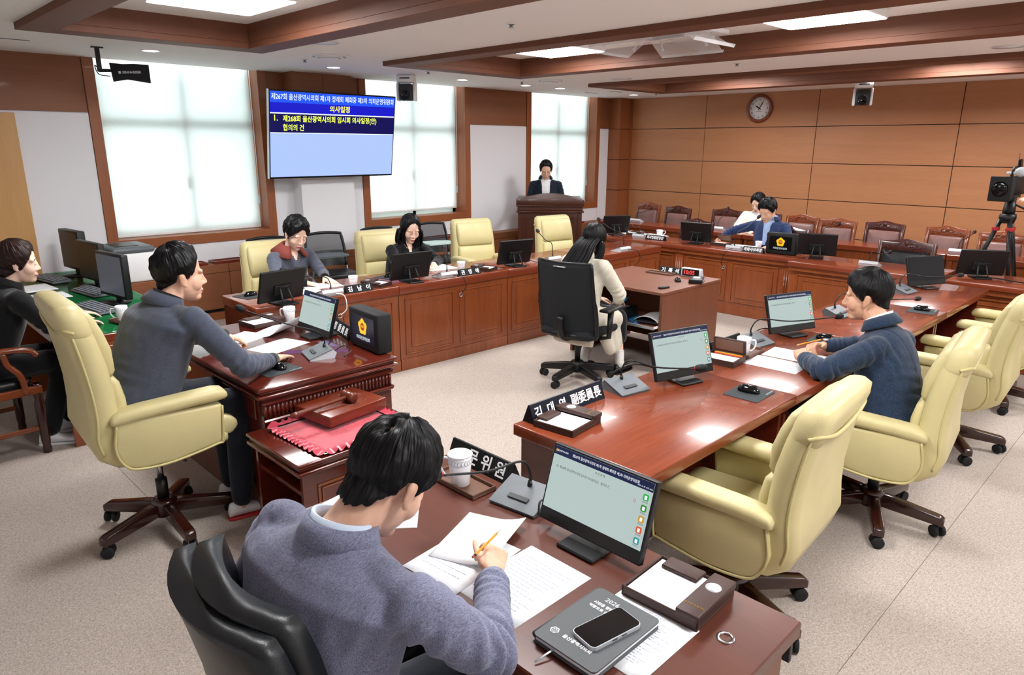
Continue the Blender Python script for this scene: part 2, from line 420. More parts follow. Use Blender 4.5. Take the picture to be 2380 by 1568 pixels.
# windows: jamb trims, sill, frame, panes, blind
for i, (a, b) in enumerate(WIN):
    o = thing('window_%d' % (i + 1), None, None); o['kind'] = S
    f = .10; za = .84
    for x in (a, b - f): MB().b2((x, YW - .02, za), (x + f, YW + .03, 2.72), .002).build('jamb_trim', 'trim_wood', o)
    MB().b2((a + f, YW - .02, za), (b - f, YW + .03, za + f), .002).build('sill_trim', 'trim_wood_x', o)
    for x in (a + f - .02, b - f): MB().b2((x, YW + .03, za + f), (x + .02, YW + .34, 2.86)).build('reveal', 'trim_wood', o)
    MB().b2((a + f, YW + .03, za + f - .03), (b - f, YW + .34, za + f)).build('sill', 'trim_wood_x', o)
    fr = MB(); y0, y1 = YW + .225, YW + .295; xa, xb = a + f, b - f; xm = xa + (xb - xa) * .535; w = .055
    for x in (xa, xm - w / 2, xb - w): fr.b2((x, y0, za + f), (x + w, y1, 2.86))
    for z, h in ((za + f, .07), (2.06, .10), (2.80, .06)): fr.b2((xa, y0, z), (xb, y1, z + h))
    fr.build('sash_frame', 'window_frame', o)
    for p, q, r, t in ((xa + w, xm - w / 2, za + f + .07, 2.06), (xm + w / 2, xb - w, za + f + .07, 2.06), (xa + w, xb - w, 2.16, 2.80)):
        MB().b2((p, YW + .255, r), (q, YW + .261, t)).build('pane', 'pane_glass', o)
    MB().b2((xm - .045, YW + .195, 1.42), (xm - .030, YW + .225, 1.55), .003).build('latch', 'dark_grey', o)
BL = [(.968, 0), (1.02, 0), (.965, 0)]
for i, (a, b) in enumerate(WIN):
    zb = BL[i][0]; xa, xb = a + .112, b - .112
    nm = ('white roller blind drawn over the window beside the wall antenna', 'white roller blind over the window behind the television, stopping short of the sill', 'white roller blind over the window behind the lectern')[i]
    o = thing('roller_blind', nm, 'blind', (0, 0, 0), 0, 'roller blinds on the windows')
    MB().b2((xa, YW + .185, zb), (xb, YW + .187, 2.83)).build('cloth', 'blind_cloth', o)
    MB().b2((xa, YW + .178, zb - .022), (xb, YW + .194, zb + .004), .003).build('bottom_bar', 'white_plastic', o)
    MB().cyl((xa, YW + .19, 2.82), (xb, YW + .19, 2.82), .028, 12).build('roller', 'white_plastic', o)
    MB().tube([(xb + .006, YW + .17, 2.8), (xb + .006, YW + .17, 1.3)], .0025, 5).tube([(xb + .006, YW + .16, 2.8), (xb + .006, YW + .16, 1.3)], .0025, 5).build('cord', 'white_plastic', o)
    MB().b2((xb - .004, YW + .155, 1.22), (xb + .012, YW + .178, 1.32), .003).build('cord_weight', 'silver_plastic', o)
# light-coloured door leaf standing against the window wall
d1 = MB().b2((.52, YW - .05, .0), (1.455, YW - .008, 2.17), .003).build('door_1', 'door_wood', kind=S)
MB().cyl((.60, YW - .06, 1.0), (.60, YW - .10, 1.0), .012).caps((.60, YW - .10, 1.0), (.72, YW - .10, 1.0), .011, .011).build('door_handle', 'silver', d1)
# remaining two walls (behind the photographer)
MB().b2((X0 - .2, Y0 - .2, -.1), (X0, YW + .4, 3.0)).build('wall_left', 'wall_white', kind=S)
MB().b2((X0 - .2, Y0 - .2, -.1), (XB + .2, Y0, 3.0)).build('wall_right', 'wall_white', kind=S)
# ceiling with three coffers
CO = [(1.21, 3.00, 6.10), (4.28, 6.22, 6.16), (7.65, 9.38, 6.30)]; YN = -1.1; FR = .22
ce = MB(); xs = [X0 - .2] + [v for c in CO for v in (c[0] + .05, c[1] - .05)] + [XB + .2]
for i in range(0, len(xs), 2): ce.b2((xs[i], Y0 - .2, ZC), (xs[i + 1], YW + .03, ZC + .05))
for a, b, y in CO:
    ce.b2((a + .05, y - .05, ZC), (b - .05, YW + .03, ZC + .05)); ce.b2((a + .05, Y0 - .2, ZC), (b - .05, YN + .05, ZC + .05))
    ce.b2((a, YN, 2.842), (b, y, 2.90))
ce.b2((X0 - .2, YW + .03, 2.84), (XB + .2, YW + .45, 3.0))
ceil = ce.build('ceiling', 'ceiling_white', kind=S)
for a, b, y in CO:      # wood rim boards and inner cheeks
    z0, z1 = 2.655, ZC + .004
    for q in (((a, YN, z0), (a + FR, y, z1)), ((b - FR, YN, z0), (b, y, z1)), ((a + FR, y - FR, z0), (b - FR, y, z1)), ((a + FR, YN, z0), (b - FR, YN + FR, z1))):
        MB().b2(q[0], q[1], .003).build('coffer_rim', 'coffer_wood', ceil)
    t = .02
    for q in (((a + FR - t, YN + FR - t, z1), (a + FR, y - FR + t, 2.842)), ((b - FR, YN + FR - t, z1), (b - FR + t, y - FR + t, 2.842)), ((a + FR, y - FR, z1), (b - FR, y - FR + t, 2.842)), ((a + FR, YN + FR - t, z1), (b - FR, YN + FR, 2.842))):
        MB().b2(q[0], q[1]).build('coffer_cheek', 'coffer_wood', ceil)
for (x, y) in ((1.347, 7.04), (9.0, 7.34), (9.04, 6.90)):    # slot diffusers
    MB().b2((x - .14, y - .012, ZC - .003), (x + .14, y - .004, ZC + .01)).b2((x - .14, y + .004, ZC - .003), (x + .14, y + .012, ZC + .01)).build('slot', 'grey_plastic', ceil)
# radiator covers below the windows
def cover(xa, xb, lab, vents):
    o = thing('radiator_cover', lab, 'cabinet', ((xa + xb) / 2, 7.82, 0), 0, 'radiator covers along the window wall'); h = (xb - xa) / 2
    MB().b2((-h, -.10, 0), (h, .12, .085)).build('plinth', 'trim_wood_x', o)
    MB().b2((-h, -.07, .085), (h, .12, .125)).build('shadow_gap', 'black_matte', o)
    n = max(1, round((xb - xa) / 1.3))
    for k in range(n):
        u = -h + 2 * h * k / n; w = -h + 2 * h * (k + 1) / n
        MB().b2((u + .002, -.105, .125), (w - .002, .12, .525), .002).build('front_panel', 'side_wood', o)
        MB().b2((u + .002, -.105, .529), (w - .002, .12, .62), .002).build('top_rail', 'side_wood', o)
    for x, w in vents:
        x -= (xa + xb) / 2
        v = MB(); v.b2((x - w / 2, -.09, .62), (x + w / 2, .10, .628)); v.b2((x - w / 2, -.09, .628), (x + w / 2, -.075, .65)); v.b2((x - w / 2, .085, .628), (x + w / 2, .10, .65)); v.b2((x - w / 2, -.075, .628), (x - w / 2 + .015, .085, .65)); v.b2((x + w / 2 - .015, -.075, .628), (x + w / 2, .085, .65))
        v.build('vent_frame', 'block_wood', o)
        sl = MB()
        for q in range(6): sl.b2((x - w / 2 + .015, -.065 + q * .027, .63), (x + w / 2 - .015, -.055 + q * .027, .642))
        sl.build('vent_slat', 'block_wood', o)
cover(1.86, 4.51, 'long wooden radiator cover with raised vents below the window beside the wall antenna', ((2.62, .70), (3.22, .35)))
cover(4.51, 7.55, 'wooden radiator cover below the window with the raised blind', ((5.6, .6), (6.3, .5)))
cover(7.55, 10.24, 'wooden radiator cover behind the lectern in the room corner', ((9.1, .6),))
# ================================================================== ceiling fittings
emis('led_face', 'FFFFFF', LED); emis('down_face', 'FFFFFF', DOWN)
LEDC = [(2.10, 4.78, .70, .70), (5.40, 4.87, .66, .72), (5.38, 2.30, .58, .72), (8.75, 2.28, .55, .72), (8.6, 4.9, .60, .72), (2.10, 2.2, .70, .70), (2.10, -.3, .70, .70), (5.40, -.25, .62, .72), (8.7, -.25, .6, .72)]
LL = ['square ceiling light over the aisle by the window with the antenna', 'square ceiling light beside the air conditioner, towards the windows', 'square ceiling light beside the air conditioner, away from the windows', 'square ceiling light in the coffer nearest the clock wall, seen edge-on',
      'square ceiling light hidden deep in the coffer nearest the clock wall', 'square ceiling light above the chairman', 'square ceiling light above the photographer', 'square ceiling light past the air conditioner end of the middle coffer', 'square ceiling light at the far end of the clock wall coffer']
for (x, y, w, l), lb in zip(LEDC, LL):
    o = thing('led_panel_light', lb, 'ceiling light', (x, y, 2.842), 0, 'square LED ceiling lights in the coffers')
    MB().b2((-w / 2, -l / 2, -.062), (w / 2, l / 2, 0), .006, seg=2).build('housing', 'white_plastic', o)
    MB().prism(rrect(w - .012, l - .012, .02), -.066, -.061).build('diffuser', 'led_face', o)
DL = [((2.381, 6.967), 'by the wall antenna'), ((4.229, 6.995), 'above the television'), ((6.127, 7.09), 'above the window with the raised blind'), ((7.271, 7.089), 'beside a sprinkler above the white wall board'), ((7.979, 7.085), 'above the speaker at the lectern'), ((9.759, 7.076), 'in the room corner'), ((9.659, 5.232), 'above the round clock'), ((9.729, 3.434), 'beside the camera on the clock wall')]
for (x, y), lb in DL:
    o = thing('downlight', 'round recessed ceiling downlight ' + lb, 'downlight', (x, y, ZC), 0, 'round recessed downlights')
    MB().lathe([(.078, .0), (.078, -.004), (.07, -.007), (.066, -.004)], 24).build('rim', 'white_plastic', o)
    MB().lathe([(.066, -.002), (.001, -.0045)], 24).build('lens', 'down_face', o)
for (x, y), lb in (((3.688, 6.164), 'round stepped ceiling diffuser beside the end of the coffer with the aisle light'), ((6.969, 6.351), 'round stepped ceiling diffuser above the aisle to the lectern'), ((9.91, 6.201), 'round stepped ceiling diffuser close to the clock wall')):
    o = thing('air_diffuser', lb, 'vent', (x, y, ZC), 0, 'round ceiling air diffusers')
    MB().lathe([(.19, 0), (.19, -.006), (.165, -.012), (.15, -.004)], 28).build('outer_ring', 'white_metal', o)
    MB().lathe([(.13, -.002), (.13, -.016), (.115, -.022), (.10, -.012)], 28).build('middle_ring', 'white_metal', o)
    MB().lathe([(.10, -.022), (.09, -.03), (.001, -.034)], 28).build('centre_disc', 'white_metal', o)
for (x, y), lb in (((3.182, 5.391), 'flat round ceiling speaker grille beside the coffer with the aisle light'), ((7.39, 5.545), 'flat round ceiling speaker grille between the middle coffer and the clock wall coffer'), ((7.217, 1.506), 'flat round ceiling speaker grille over the back desks by the camera tripod')):
    o = thing('speaker_grille', lb, 'speaker', (x, y, ZC), 0, 'ceiling speaker grilles')
    MB().lathe([(.125, 0), (.125, -.004), (.118, -.006)], 28).build('rim', 'white_metal', o); MB().lathe([(.118, -.004), (.001, -.006)], 28).build('grille', 'white_metal', o)
for (x, y), lb in (((3.665, 6.582), 'before the television'), ((3.609, 3.663), 'in the broad white strip over the left desks'), ((5.201, 6.607), 'beside the camera near the window'), ((6.853, 6.752), 'next to the downlight above the white wall board'), ((6.814, 3.704), 'in the white strip under the air conditioner'), ((9.756, 6.647), 'near the room corner')):
    o = thing('sprinkler', 'small ceiling sprinkler head ' + lb, 'sprinkler', (x, y, ZC), 0, 'ceiling sprinkler heads')
    MB().lathe([(.034, 0), (.034, -.004), (.02, -.007)], 16).build('escutcheon', 'white_metal', o); MB().lathe([(.01, -.005), (.012, -.022), (.02, -.024), (.02, -.028), (.001, -.03)], 12).build('head', 'silver', o)
# cassette air conditioner with clear wind deflectors
o = thing('air_conditioner', 'white ceiling cassette air conditioner with clear acrylic wind deflectors', 'air conditioner', (5.3, 3.62, 2.842))
MB().b2((-.42, -.42, -.035), (.42, .42, 0), .008).build('panel', 'white_plastic', o)
g = MB()
for k in range(16):
    g.b2((-.25 + k * .0325, -.25, -.042), (-.244 + k * .0325, .25, -.034)); g.b2((-.25, -.25 + k * .0325, -.042), (.25, -.244 + k * .0325, -.034))
g.build('grille', 'silver_plastic', o)
for a in range(4):
    R = RZ(90 * a); X = R @ T(.43, 0, -.095) @ RY(32)
    d = MB().box((0, 0, 0), (.24, .62, .004), .0015, X); d.box((.118, 0, .012), (.004, .62, .028), 0, X); d.build('deflector', 'acrylic', o)
    for s_ in (-.22, .22): MB().cyl(R @ V((.36, s_, -.03)), R @ V((.40, s_, -.10)), .011, 8).ell(R @ V((.405, s_, -.105)), (.015, .015, .015), 6, 8).build('bracket', 'acrylic', o)
# pan-tilt cameras
def ptz(loc, rz, lab):
    o = thing('ceiling_camera', lab, 'camera', loc, rz, 'pan-tilt ceiling cameras'); o.scale = (1.2, 1.2, 1.15)
    MB().b2((-.075, -.085, -.075), (.085, .085, 0), .014, seg=2).build('mount', 'white_metal', o)
    MB().b2((.083, -.05, -.04), (.088, .05, -.028), .001).build('indicator', 'black_gloss', o)
    for s_ in (-1, 1): MB().b2((-.05, s_ * .082 - .014, -.255), (.055, s_ * .082 + .014, -.07), .016, seg=2).build('yoke_arm', 'white_metal', o)
    h = MB().b2((-.06, -.066, -.25), (.072, .066, -.085), .018, seg=2).build('head', 'dark_grey', o)
    X = T(.073, 0, -.20) @ RY(90)
    MB().lathe([(.05, 0), (.05, .012), (.042, .016), (.036, .006), (.001, .004)], 24, X).build('lens', 'black_gloss', h)
ptz((5.30, 7.15, ZC), radians(-140), 'white and black dome-arm camera hanging by the window beside the television')
ptz((9.75, 3.52, ZC), radians(-158), 'white and black dome-arm camera hanging before the wood clock wall')
# paddle antenna
o = thing('wall_antenna', 'flat black paddle antenna on a ceiling bracket in front of the window', 'antenna', (1.96, 7.05, ZC))
MB().b2((-.03, -.02, -.01), (.06, .02, 0)).b2((-.005, -.012, -.20), (.03, .012, -.005), .003).build('bracket', 'black_plastic', o)
MB().tube(spline([(.02, 0, -.20), (-.02, 0, -.15), (0, .0, -.22), (.08, -.03, -.235)], 6), .004, 6).build('cable', 'black_plastic', o)
MB().caps((.01, 0, -.19), (.09, -.06, -.19), .014, .012).build('clamp', 'black_plastic', o)
Xp = T(.09, -.065, -.205) @ RZ(-48) @ RX(8)
P = [(0, -.075), (.13, -.058), (.32, -.088), (.33, .06), (.2, .068), (.1, .066), (-.005, .078)]
MB().prism(P, -.011, .011, 'y', Xp).build('paddle', 'black_matte', o)
text('lettering', 'SENNHEISER', .026, 'silver_plastic', o, Xp @ T(.18, -.0115, .0) @ RX(90), sx=1.15, bold=.0005)
MB().b2((.062, -.0125, -.010), (.084, -.0112, .010), 0, Xp).build('logo', 'silver_plastic', o)
# television
emis('tv_light', '9FB6F4', .9); emis('tv_blue', '1A4CE0', .95); emis('tv_mid', '0A12B4', .95); emis('tv_navy', '05064A', .95); emis('tv_white', 'E8F4FF', 1.0); emis('tv_yellow', 'FFF22A', 1.0); emis('tv_lime', 'E8FF50', 1.0)
tl = math.degrees(math.atan2(.15, .942))
o = thing('television', 'large wall television showing the blue agenda slide', 'television', (4.494, 7.475, 2.0))
X = RX(tl); W, Hh = 1.644, .954
MB().box((0, .018, 0), (W, .035, Hh), .004, X).build('bezel', 'black_gloss', o)
MB().box((-W / 2 - .002, .016, 0), (.006, .04, Hh), 0, X).build('side_trim', 'silver', o)
MB().box((0, .06, 0), (1.2, .06, .55), .01, X).build('back_box', 'black_plastic', o)
MB().b2((-.2, .07, -.16), (.2, .228, .16)).build('wall_mount', 'black_plastic', o)
def band(nm, z0, z1, m, xa=-W / 2 + .014, xb=W / 2 - .014, y=-.0006):
    return MB().b2((xa, y, z0), (xb, y + .0012, z1), 0, X).build(nm, m, sc_)
top = Hh / 2 - .016; bot = -Hh / 2 + .02
sc_ = MB().b2((-W / 2 + .014, -.0004, bot), (W / 2 - .014, .0008, top), 0, X).build('screen', 'tv_light', o)
h = top - bot
band('title_bar', top - h * .125, top, 'tv_blue'); band('subtitle_bar', top - h * .24, top - h * .125, 'tv_mid'); band('rule', top - h * .253, top - h * .24, 'tv_white'); band('item_bar', top - h * .47, top - h * .253, 'tv_navy'); band('rule', top - h * .478, top - h * .47, 'tv_white')
Q = lambda x, z: X @ T(x, -.0022, z) @ RX(90)
text('lettering', '제267회 울산광역시의회 제1차 정례회 폐회중 제3차 의회운영위원회', .0735, 'tv_white', sc_, Q(0, top - h * .064), sx=.77)
text('lettering', '의사일정', .078, 'tv_yellow', sc_, Q(.05, top - h * .184), sx=.95, bold=.0012)
text('lettering', '1.', .085, 'tv_lime', sc_, Q(-W / 2 + .075, top - h * .305), bold=.0015)
text('lettering', '제268회 울산광역시의회 임시회 의사일정(안)', .076, 'tv_lime', sc_, Q(-W / 2 + .16, top - h * .312), 'LEFT', sx=.86, bold=.0012)
text('lettering', '협의의 건', .076, 'tv_lime', sc_, Q(-W / 2 + .16, top - h * .416), 'LEFT', sx=.86, bold=.0012)
# wall clock
o = thing('wall_clock', 'round wooden wall clock with a white face reading five past ten', 'clock', (XB, 5.318, 2.465))
X = RY(-90) @ RZ(-90)    # local x -> right when seen from the room, y -> up
def CX(x, y, z=0): return RZ(-90) @ RX(90) @ T(x, y, z)
B = RZ(-90) @ RX(90)
MB().lathe([(.155, 0), (.208, .004), (.212, .02), (.195, .042), (.172, .04), (.162, .02)], 48, B).build('frame', 'carved_wood', o)
MB().lathe([(.165, .008), (.165, .016), (.001, .016)], 48, B).build('dial', 'white_plastic', o)
for k in range(1, 13):
    a = radians(90 - 30 * k); text('numeral', str(k), .043, 'black_plastic', o, B @ T(.132 * cos(a), .132 * sin(a), .0172))
for ang, L_, w in ((90 - 30 * 10 - 2.5, .085, .011), (90 - 30, .135, .008)):
    a = radians(ang); Xh = B @ T(0, 0, .019) @ Matrix.Rotation(a, 4, 'Z'); MB().prism([(-.03, -w * .5), (L_ * .6, -w), (L_, 0), (L_ * .6, w), (-.03, w * .5)], 0, .002, 'z', Xh).build('hand', 'black_plastic', o)
MB().lathe([(.008, .018), (.008, .024), (.001, .025)], 12, B).build('hub', 'black_plastic', o)
MB().lathe([(.012, .0165), (.012, .0175), (.001, .0175)], 12, B @ T(0, .06, 0)).build('emblem', 'gold', o)
text('lettering', '울산광역시의회', .014, 'grey_plastic', o, B @ T(0, -.045, .0172))
# ================================================================== desks
def bprism(poly, a, b, axis, r=.01, seg=2, X=None):
    """extruded outline with rounded edges"""
    t = MB().prism(poly, a, b, axis); bm = bmesh.new()
    vs = [bm.verts.new(p) for p in t.v]
    for f in t.f: bm.faces.new([vs[i] for i in f])
    bmesh.ops.recalc_face_normals(bm, faces=bm.faces)
    bmesh.ops.bevel(bm, geom=[e for e in bm.edges], offset=r, segments=seg, affect='EDGES', profile=.5, clamp_overlap=True)
    bm.verts.index_update(); out = MB().add([v.co.copy() for v in bm.verts], [[v.index for v in f.verts] for f in bm.faces], True, X); bm.free(); return out
def moulded_panel(par, xa, xb, za, zb, y, field='desk_face', inset=.05, bar=.014, proud=.010, axis='x'):
    """framed panel on a front face at depth y (front is -y)"""
    def P(a, b): return (a, b)
    fr = MB()
    def rect(m, a, b, c, d, w, p):
        m.b2((a, y - p, c), (b, y + .004, c + w), .003); m.b2((a, y - p, d - w), (b, y + .004, d), .003)
        m.b2((a, y - p, c + w), (a + w, y + .004, d - w), .003); m.b2((b - w, y - p, c + w), (b, y + .004, d - w), .003)
    rect(fr, xa, xb, za, zb, bar, proud)
    fr.build('panel_frame', 'desk_face', par)
    i = inset
    f = MB().b2((xa + i, y - .005, za + i), (xb - i, y + .004, zb - i), .002).build('panel_field', field, par)
    g = MB(); rect(g, xa + i, xb - i, za + i, zb - i, bar * .8, proud * .85); g.build('field_frame', 'desk_face', f)
# ---- left row: four joined units with panelled fronts
ROWL = Matrix.Translation((2.14, 4.805, 0)) @ Matrix.Rotation(radians(-1.9), 4, 'Z')
def place(o, X):
    o.matrix_world = X; return o
LW_ = [1.245, 1.25, 1.25, 1.22]; x = 0
LN = ['panelled wooden desk unit where the woman in the red collar sits', 'panelled wooden desk unit in front of the woman in black at the window side', 'panelled wooden desk unit before the empty cream chair next to the woman in black', 'panelled wooden desk unit at the end of the window-side row, behind the recording clerk']
for k, w in enumerate(LW_):
    o = thing('desk_unit', LN[k], 'desk', group='window-side row of desks'); o.matrix_world = ROWL @ T(x, 0, 0)
    t = .075
    MB().b2((.001, 0, .755 - t), (w - .001, .62, .755), .006, seg=2).build('desktop', 'desk_top', o)
    MB().b2((.004, .022, 0), (w - .004, .042, .755 - t)).build('front_board', 'desk_face', o)
    for q in ([0] if k == 0 else []) + ([w - .03] if k == 3 else []): MB().b2((q, .042, 0), (q + .03, .60, .755 - t)).build('end_panel', 'dark_red', o)
    MB().b2((.004, .012, 0), (w - .004, .022, .10), .003).build('plinth', 'desk_face', o)
    for a, b in ((.06, w / 2 - .035), (w / 2 + .035, w - .06)): moulded_panel(o, a, b, .135, .635, .022, inset=.06)
    x += w
# ---- back row: master desk with fluted pilasters, and two lower ones, fronts face -X
def back_desk(lab, xf, ya, yb, panels, pil, h=.75, depth=.56, ov=.07):
    o = thing('bench_desk', lab, 'desk', (xf, ya, 0), radians(-90), 'back row of desks'); L_ = ya - yb
    MB().b2((0.001, 0, h - .05), (L_ - .001, depth, h), .006, seg=2).build('desktop', 'desk_top', o)
    MB().b2((0.004, ov * .4, h - .10), (L_ - .004, ov, h - .05), .004).build('top_rail', 'desk_face', o)
    MB().b2((.002, ov, 0), (L_ - .002, ov + .02, h - .05)).build('front_board', 'desk_face', o)
    MB().b2((.002, ov - .015, 0), (L_ - .002, ov, .11), .004).build('plinth', 'desk_face', o)
    for q in (0.002, L_ - .027): MB().b2((q, ov + .02, 0), (q + .025, depth - .02, h - .05)).build('end_panel', 'desk_face', o)
    for a, b in panels: moulded_panel(o, a, b, .15, h - .13, ov, inset=.055, bar=.018, proud=.014)
    for c in pil:
        p = MB().b2((c - .055, ov - .02, .11), (c + .055, ov, h - .10)).build('pilaster', 'desk_face', o)
        f = MB()
        for q in range(4): f.cyl((c - .039 + q * .026, ov - .02, .14), (c - .039 + q * .026, ov - .02, h - .15), .011, 8)
        f.build('fluting', 'desk_face', p, kind='stuff')
        for s_ in (-.024, .024): MB().lathe([(.018, 0), (.018, .006), (.010, .008), (.001, .004)], 14, T(c + s_, ov * .4, h - .075) @ RX(90)).build('rosette', 'carved_wood', p)
    return o
back_desk('long panelled desk with fluted pilasters in front of the man in the blue jacket', 7.36, 5.95, 3.13, [(.10, .92), (1.06, 1.28), (1.46, 2.0), (2.06, 2.62)], [.04, 1.37, 2.74])
back_desk('panelled desk before the black leather armchair on the clerk side of the room', 7.14, 3.115, 1.73, [(.08, .66), (.72, 1.30)], [], depth=.66)
back_desk('desk carrying a monitor in front of the camera tripod', 7.14, 1.66, -.4, [(.08, .98), (1.06, 1.98)], [], depth=.66)
# ---- rear row along the clock wall
for k, (ya, yb, lb) in enumerate(((7.0, 4.55, 'narrow long table by the clock wall behind the two carved chairs near the corner'), (4.54, 2.1, 'narrow long table by the clock wall behind the man in blue'), (2.09, -.3, 'narrow long table by the clock wall behind the camera tripod'))):
    o = thing('long_table', lb, 'table', (8.88, ya, 0), radians(-90), 'long tables along the clock wall'); L_ = ya - yb
    MB().b2((0, 0, .69), (L_, .42, .75), .005).build('tabletop', 'desk_top', o)
    MB().b2((.01, .05, .12), (L_ - .01, .07, .69)).build('front_board', 'desk_face', o)
    MB().b2((.0, .02, .52), (L_, .06, .55), .003).build('ledge', 'desk_face', o)
    for q in (.02, L_ / 2 - .02, L_ - .06): MB().b2((q, .03, 0), (q + .04, .38, .69)).build('leg_panel', 'desk_face', o)
# ---- right row
RXS = [1.965, 3.19, 4.44, 5.70, 6.93]
RL = ['polished red-brown desk with the empty cream chair at its free end', 'polished red-brown desk where the man in the navy jacket sits', 'polished red-brown desk with a mouse pad and no screen beside the navy-jacketed man', 'polished red-brown desk end with a dark switched-off screen']
for k in range(4):
    a, b = RXS[k], RXS[k + 1]
    o = thing('conference_desk', RL[k], 'desk', (a, 1.275, 0), 0, 'row of desks away from the windows'); w = b - a
    MB().b2((.001, 0, .698), (w - .001, .70, .75), .005, seg=2).build('desktop', 'desk_top', o)
    MB().b2((.0, .44, .02), (w, .46, .698)).build('modesty_panel', 'dark_red', o)
    for q in (.012, w - .04): MB().b2((q, .06, 0), (q + .028, .66, .698)).build('end_panel', 'dark_red', o)
    MB().b2((.04, .40, .05), (w - .04, .44, .12)).build('cable_tray', 'dark_red', o)
# ---- grey-suited man's desk
o = thing('staff_desk', 'plain brown desk at which the man in the grey suit writes', 'desk', (.965, .555, 0))
MB().b2((0, 0, .695), (.625, 1.40, .74), .004).build('desktop', 'grey_desk', o)
for y in (.03, 1.34): MB().b2((.02, y, 0), (.60, y + .03, .695)).build('end_panel', 'walnut_z', o)
MB().b2((.53, .06, .15), (.55, 1.34, .695)).build('modesty_panel', 'walnut', o)
MB().b2((.626, .02, .60), (.64, .06, .73), .002).build('screw_block', 'dark_grey', o)
for c in ((.43, .105), (.46, .60)): MB().lathe([(.014, .7402), (.023, .7402), (.022, .7430), (.015, .7435)], 24, T(c[0], c[1], 0)).build('grommet', 'chrome', o)
# ---- chairman's desk
o = thing('chairman_desk', 'dark carved desk with a fluted frieze where the chairman sits', 'desk', (1.37, 3.13, 0))
w, l = .82, 1.37
for z0, z1, e in ((.728, .75, 0), (.712, .728, -.012), (.696, .712, .006)): MB().b2((-e, -e, z0), (w + e, l + e, z1), .006, seg=2).build('top_moulding', 'dark_red', o)
MB().b2((.03, .03, .0), (w - .03, l - .03, .696)).build('body', 'dark_red', o)
for y0, nm in ((.024, 's'),):
    MB().b2((.02, .01, .655), (w - .02, .03, .675), .006).build('frieze_rail', 'dark_red', o); MB().b2((.02, .01, .56), (w - .02, .03, .58), .006).build('frieze_rail', 'dark_red', o)
fl_ = MB()
for q in range(34): fl_.cyl((.04 + q * .0225, .03, .582), (.04 + q * .0225, .03, .655), .010, 6)
fl_.build('fluting', 'dark_red', o, kind='stuff')
fl_ = MB()
for q in range(56): fl_.cyl((w - .03, .05 + q * .0225, .582), (w - .03, .05 + q * .0225, .655), .010, 6)
fl_.build('fluting', 'dark_red', o, kind='stuff')
for z in (.655, .56): MB().b2((w - .03, .02, z), (w - .01, l - .02, z + .02), .006).build('frieze_rail', 'dark_red', o)
dr = MB().b2((.018, .10, .56), (.034, .52, .67), .004).build('drawer', 'dark_red', o); MB().caps((.008, .26, .615), (.008, .36, .615), .008, .008).build('handle', 'dark_red', dr)
# ---- side table with the gavel
o = thing('side_table', 'small dark moulded side table holding the gavel, pushed against the chairman desk', 'table', (1.28, 2.60, 0)); w, l = .70, .515
for z0, z1, e in ((.54, .56, 0), (.52, .54, -.012), (.50, .52, .0)): MB().b2((-e, -e, z0), (w + e, l + e, z1), .006, seg=2).build('top_moulding', 'dark_red', o)
MB().b2((.03, .03, 0), (w - .03, .05, .50)).build('side_panel', 'dark_red', o); MB().b2((.03, l - .05, 0), (w - .03, l - .03, .50)).build('side_panel', 'dark_red', o)
MB().b2((w - .05, .05, 0), (w - .03, l - .05, .50)).build('back_panel', 'dark_red', o)
MB().b2((.04, .05, .38), (w - .05, l - .05, .40)).build('shelf', 'dark_red', o); MB().b2((.04, .05, .04), (w - .05, l - .05, .06)).build('shelf', 'dark_red', o)
moulded_panel(o, .10, w - .10, .06, .43, .03, 'dark_red', .02, .012, .008)
# ---- recording clerk's desk
o = thing('clerk_desk', 'plain walnut desk with an open shelf where the recording clerk types', 'desk', (4.935, 3.185, 0)); w, l = .96, 1.01
MB().b2((0, 0, .685), (w, l, .71), .002).build('desktop', 'walnut', o)
for y in (0.004, l - .03): MB().b2((.01, y, 0), (w - .01, y + .026, .685)).build('end_panel', 'walnut_z', o)
MB().b2((w - .10, .03, .05), (w - .08, l - .03, .685)).build('modesty_panel', 'walnut', o)
MB().b2((-.05, .04, .395), (.45, l - .04, .415)).build('pull_out_shelf', 'walnut', o); MB().b2((-.06, .035, .393), (-.048, l - .035, .418), .002).build('shelf_edge', 'silver', o)
for y in (.032, l - .04): MB().b2((-.05, y, .40), (.40, y + .008, .42)).build('shelf_rail', 'white_metal', o)
# ---- operator's desk on the far left
o = thing('operator_desk', 'wooden desk topped with green felt under glass, holding three monitors', 'desk', (.93, 4.95, 0)); w, l = .86, 2.80
MB().b2((0, 0, .66), (w, l, .71), .004).build('desktop', 'desk_top_y', o)
MB().b2((.22, .02, .71), (w - .02, 1.65, .7115)).build('felt', 'green_felt', o); MB().b2((.01, .01, .712), (w - .01, l - .01, .718), .001).build('glass_top', 'green_glass', o)
for y in (.0, 1.38, l - .03): MB().b2((.0, y, 0), (w - .04, y + .03, .66)).build('end_panel', 'desk_face', o)
MB().b2((w - .08, .03, .1), (w - .06, l - .03, .66)).build('modesty_panel', 'desk_face', o)
for q in range(3): dd = MB().b2((.10, -.012, .08 + q * .19), (.80, .0, .255 + q * .19), .004).build('drawer_front', 'desk_face', o)

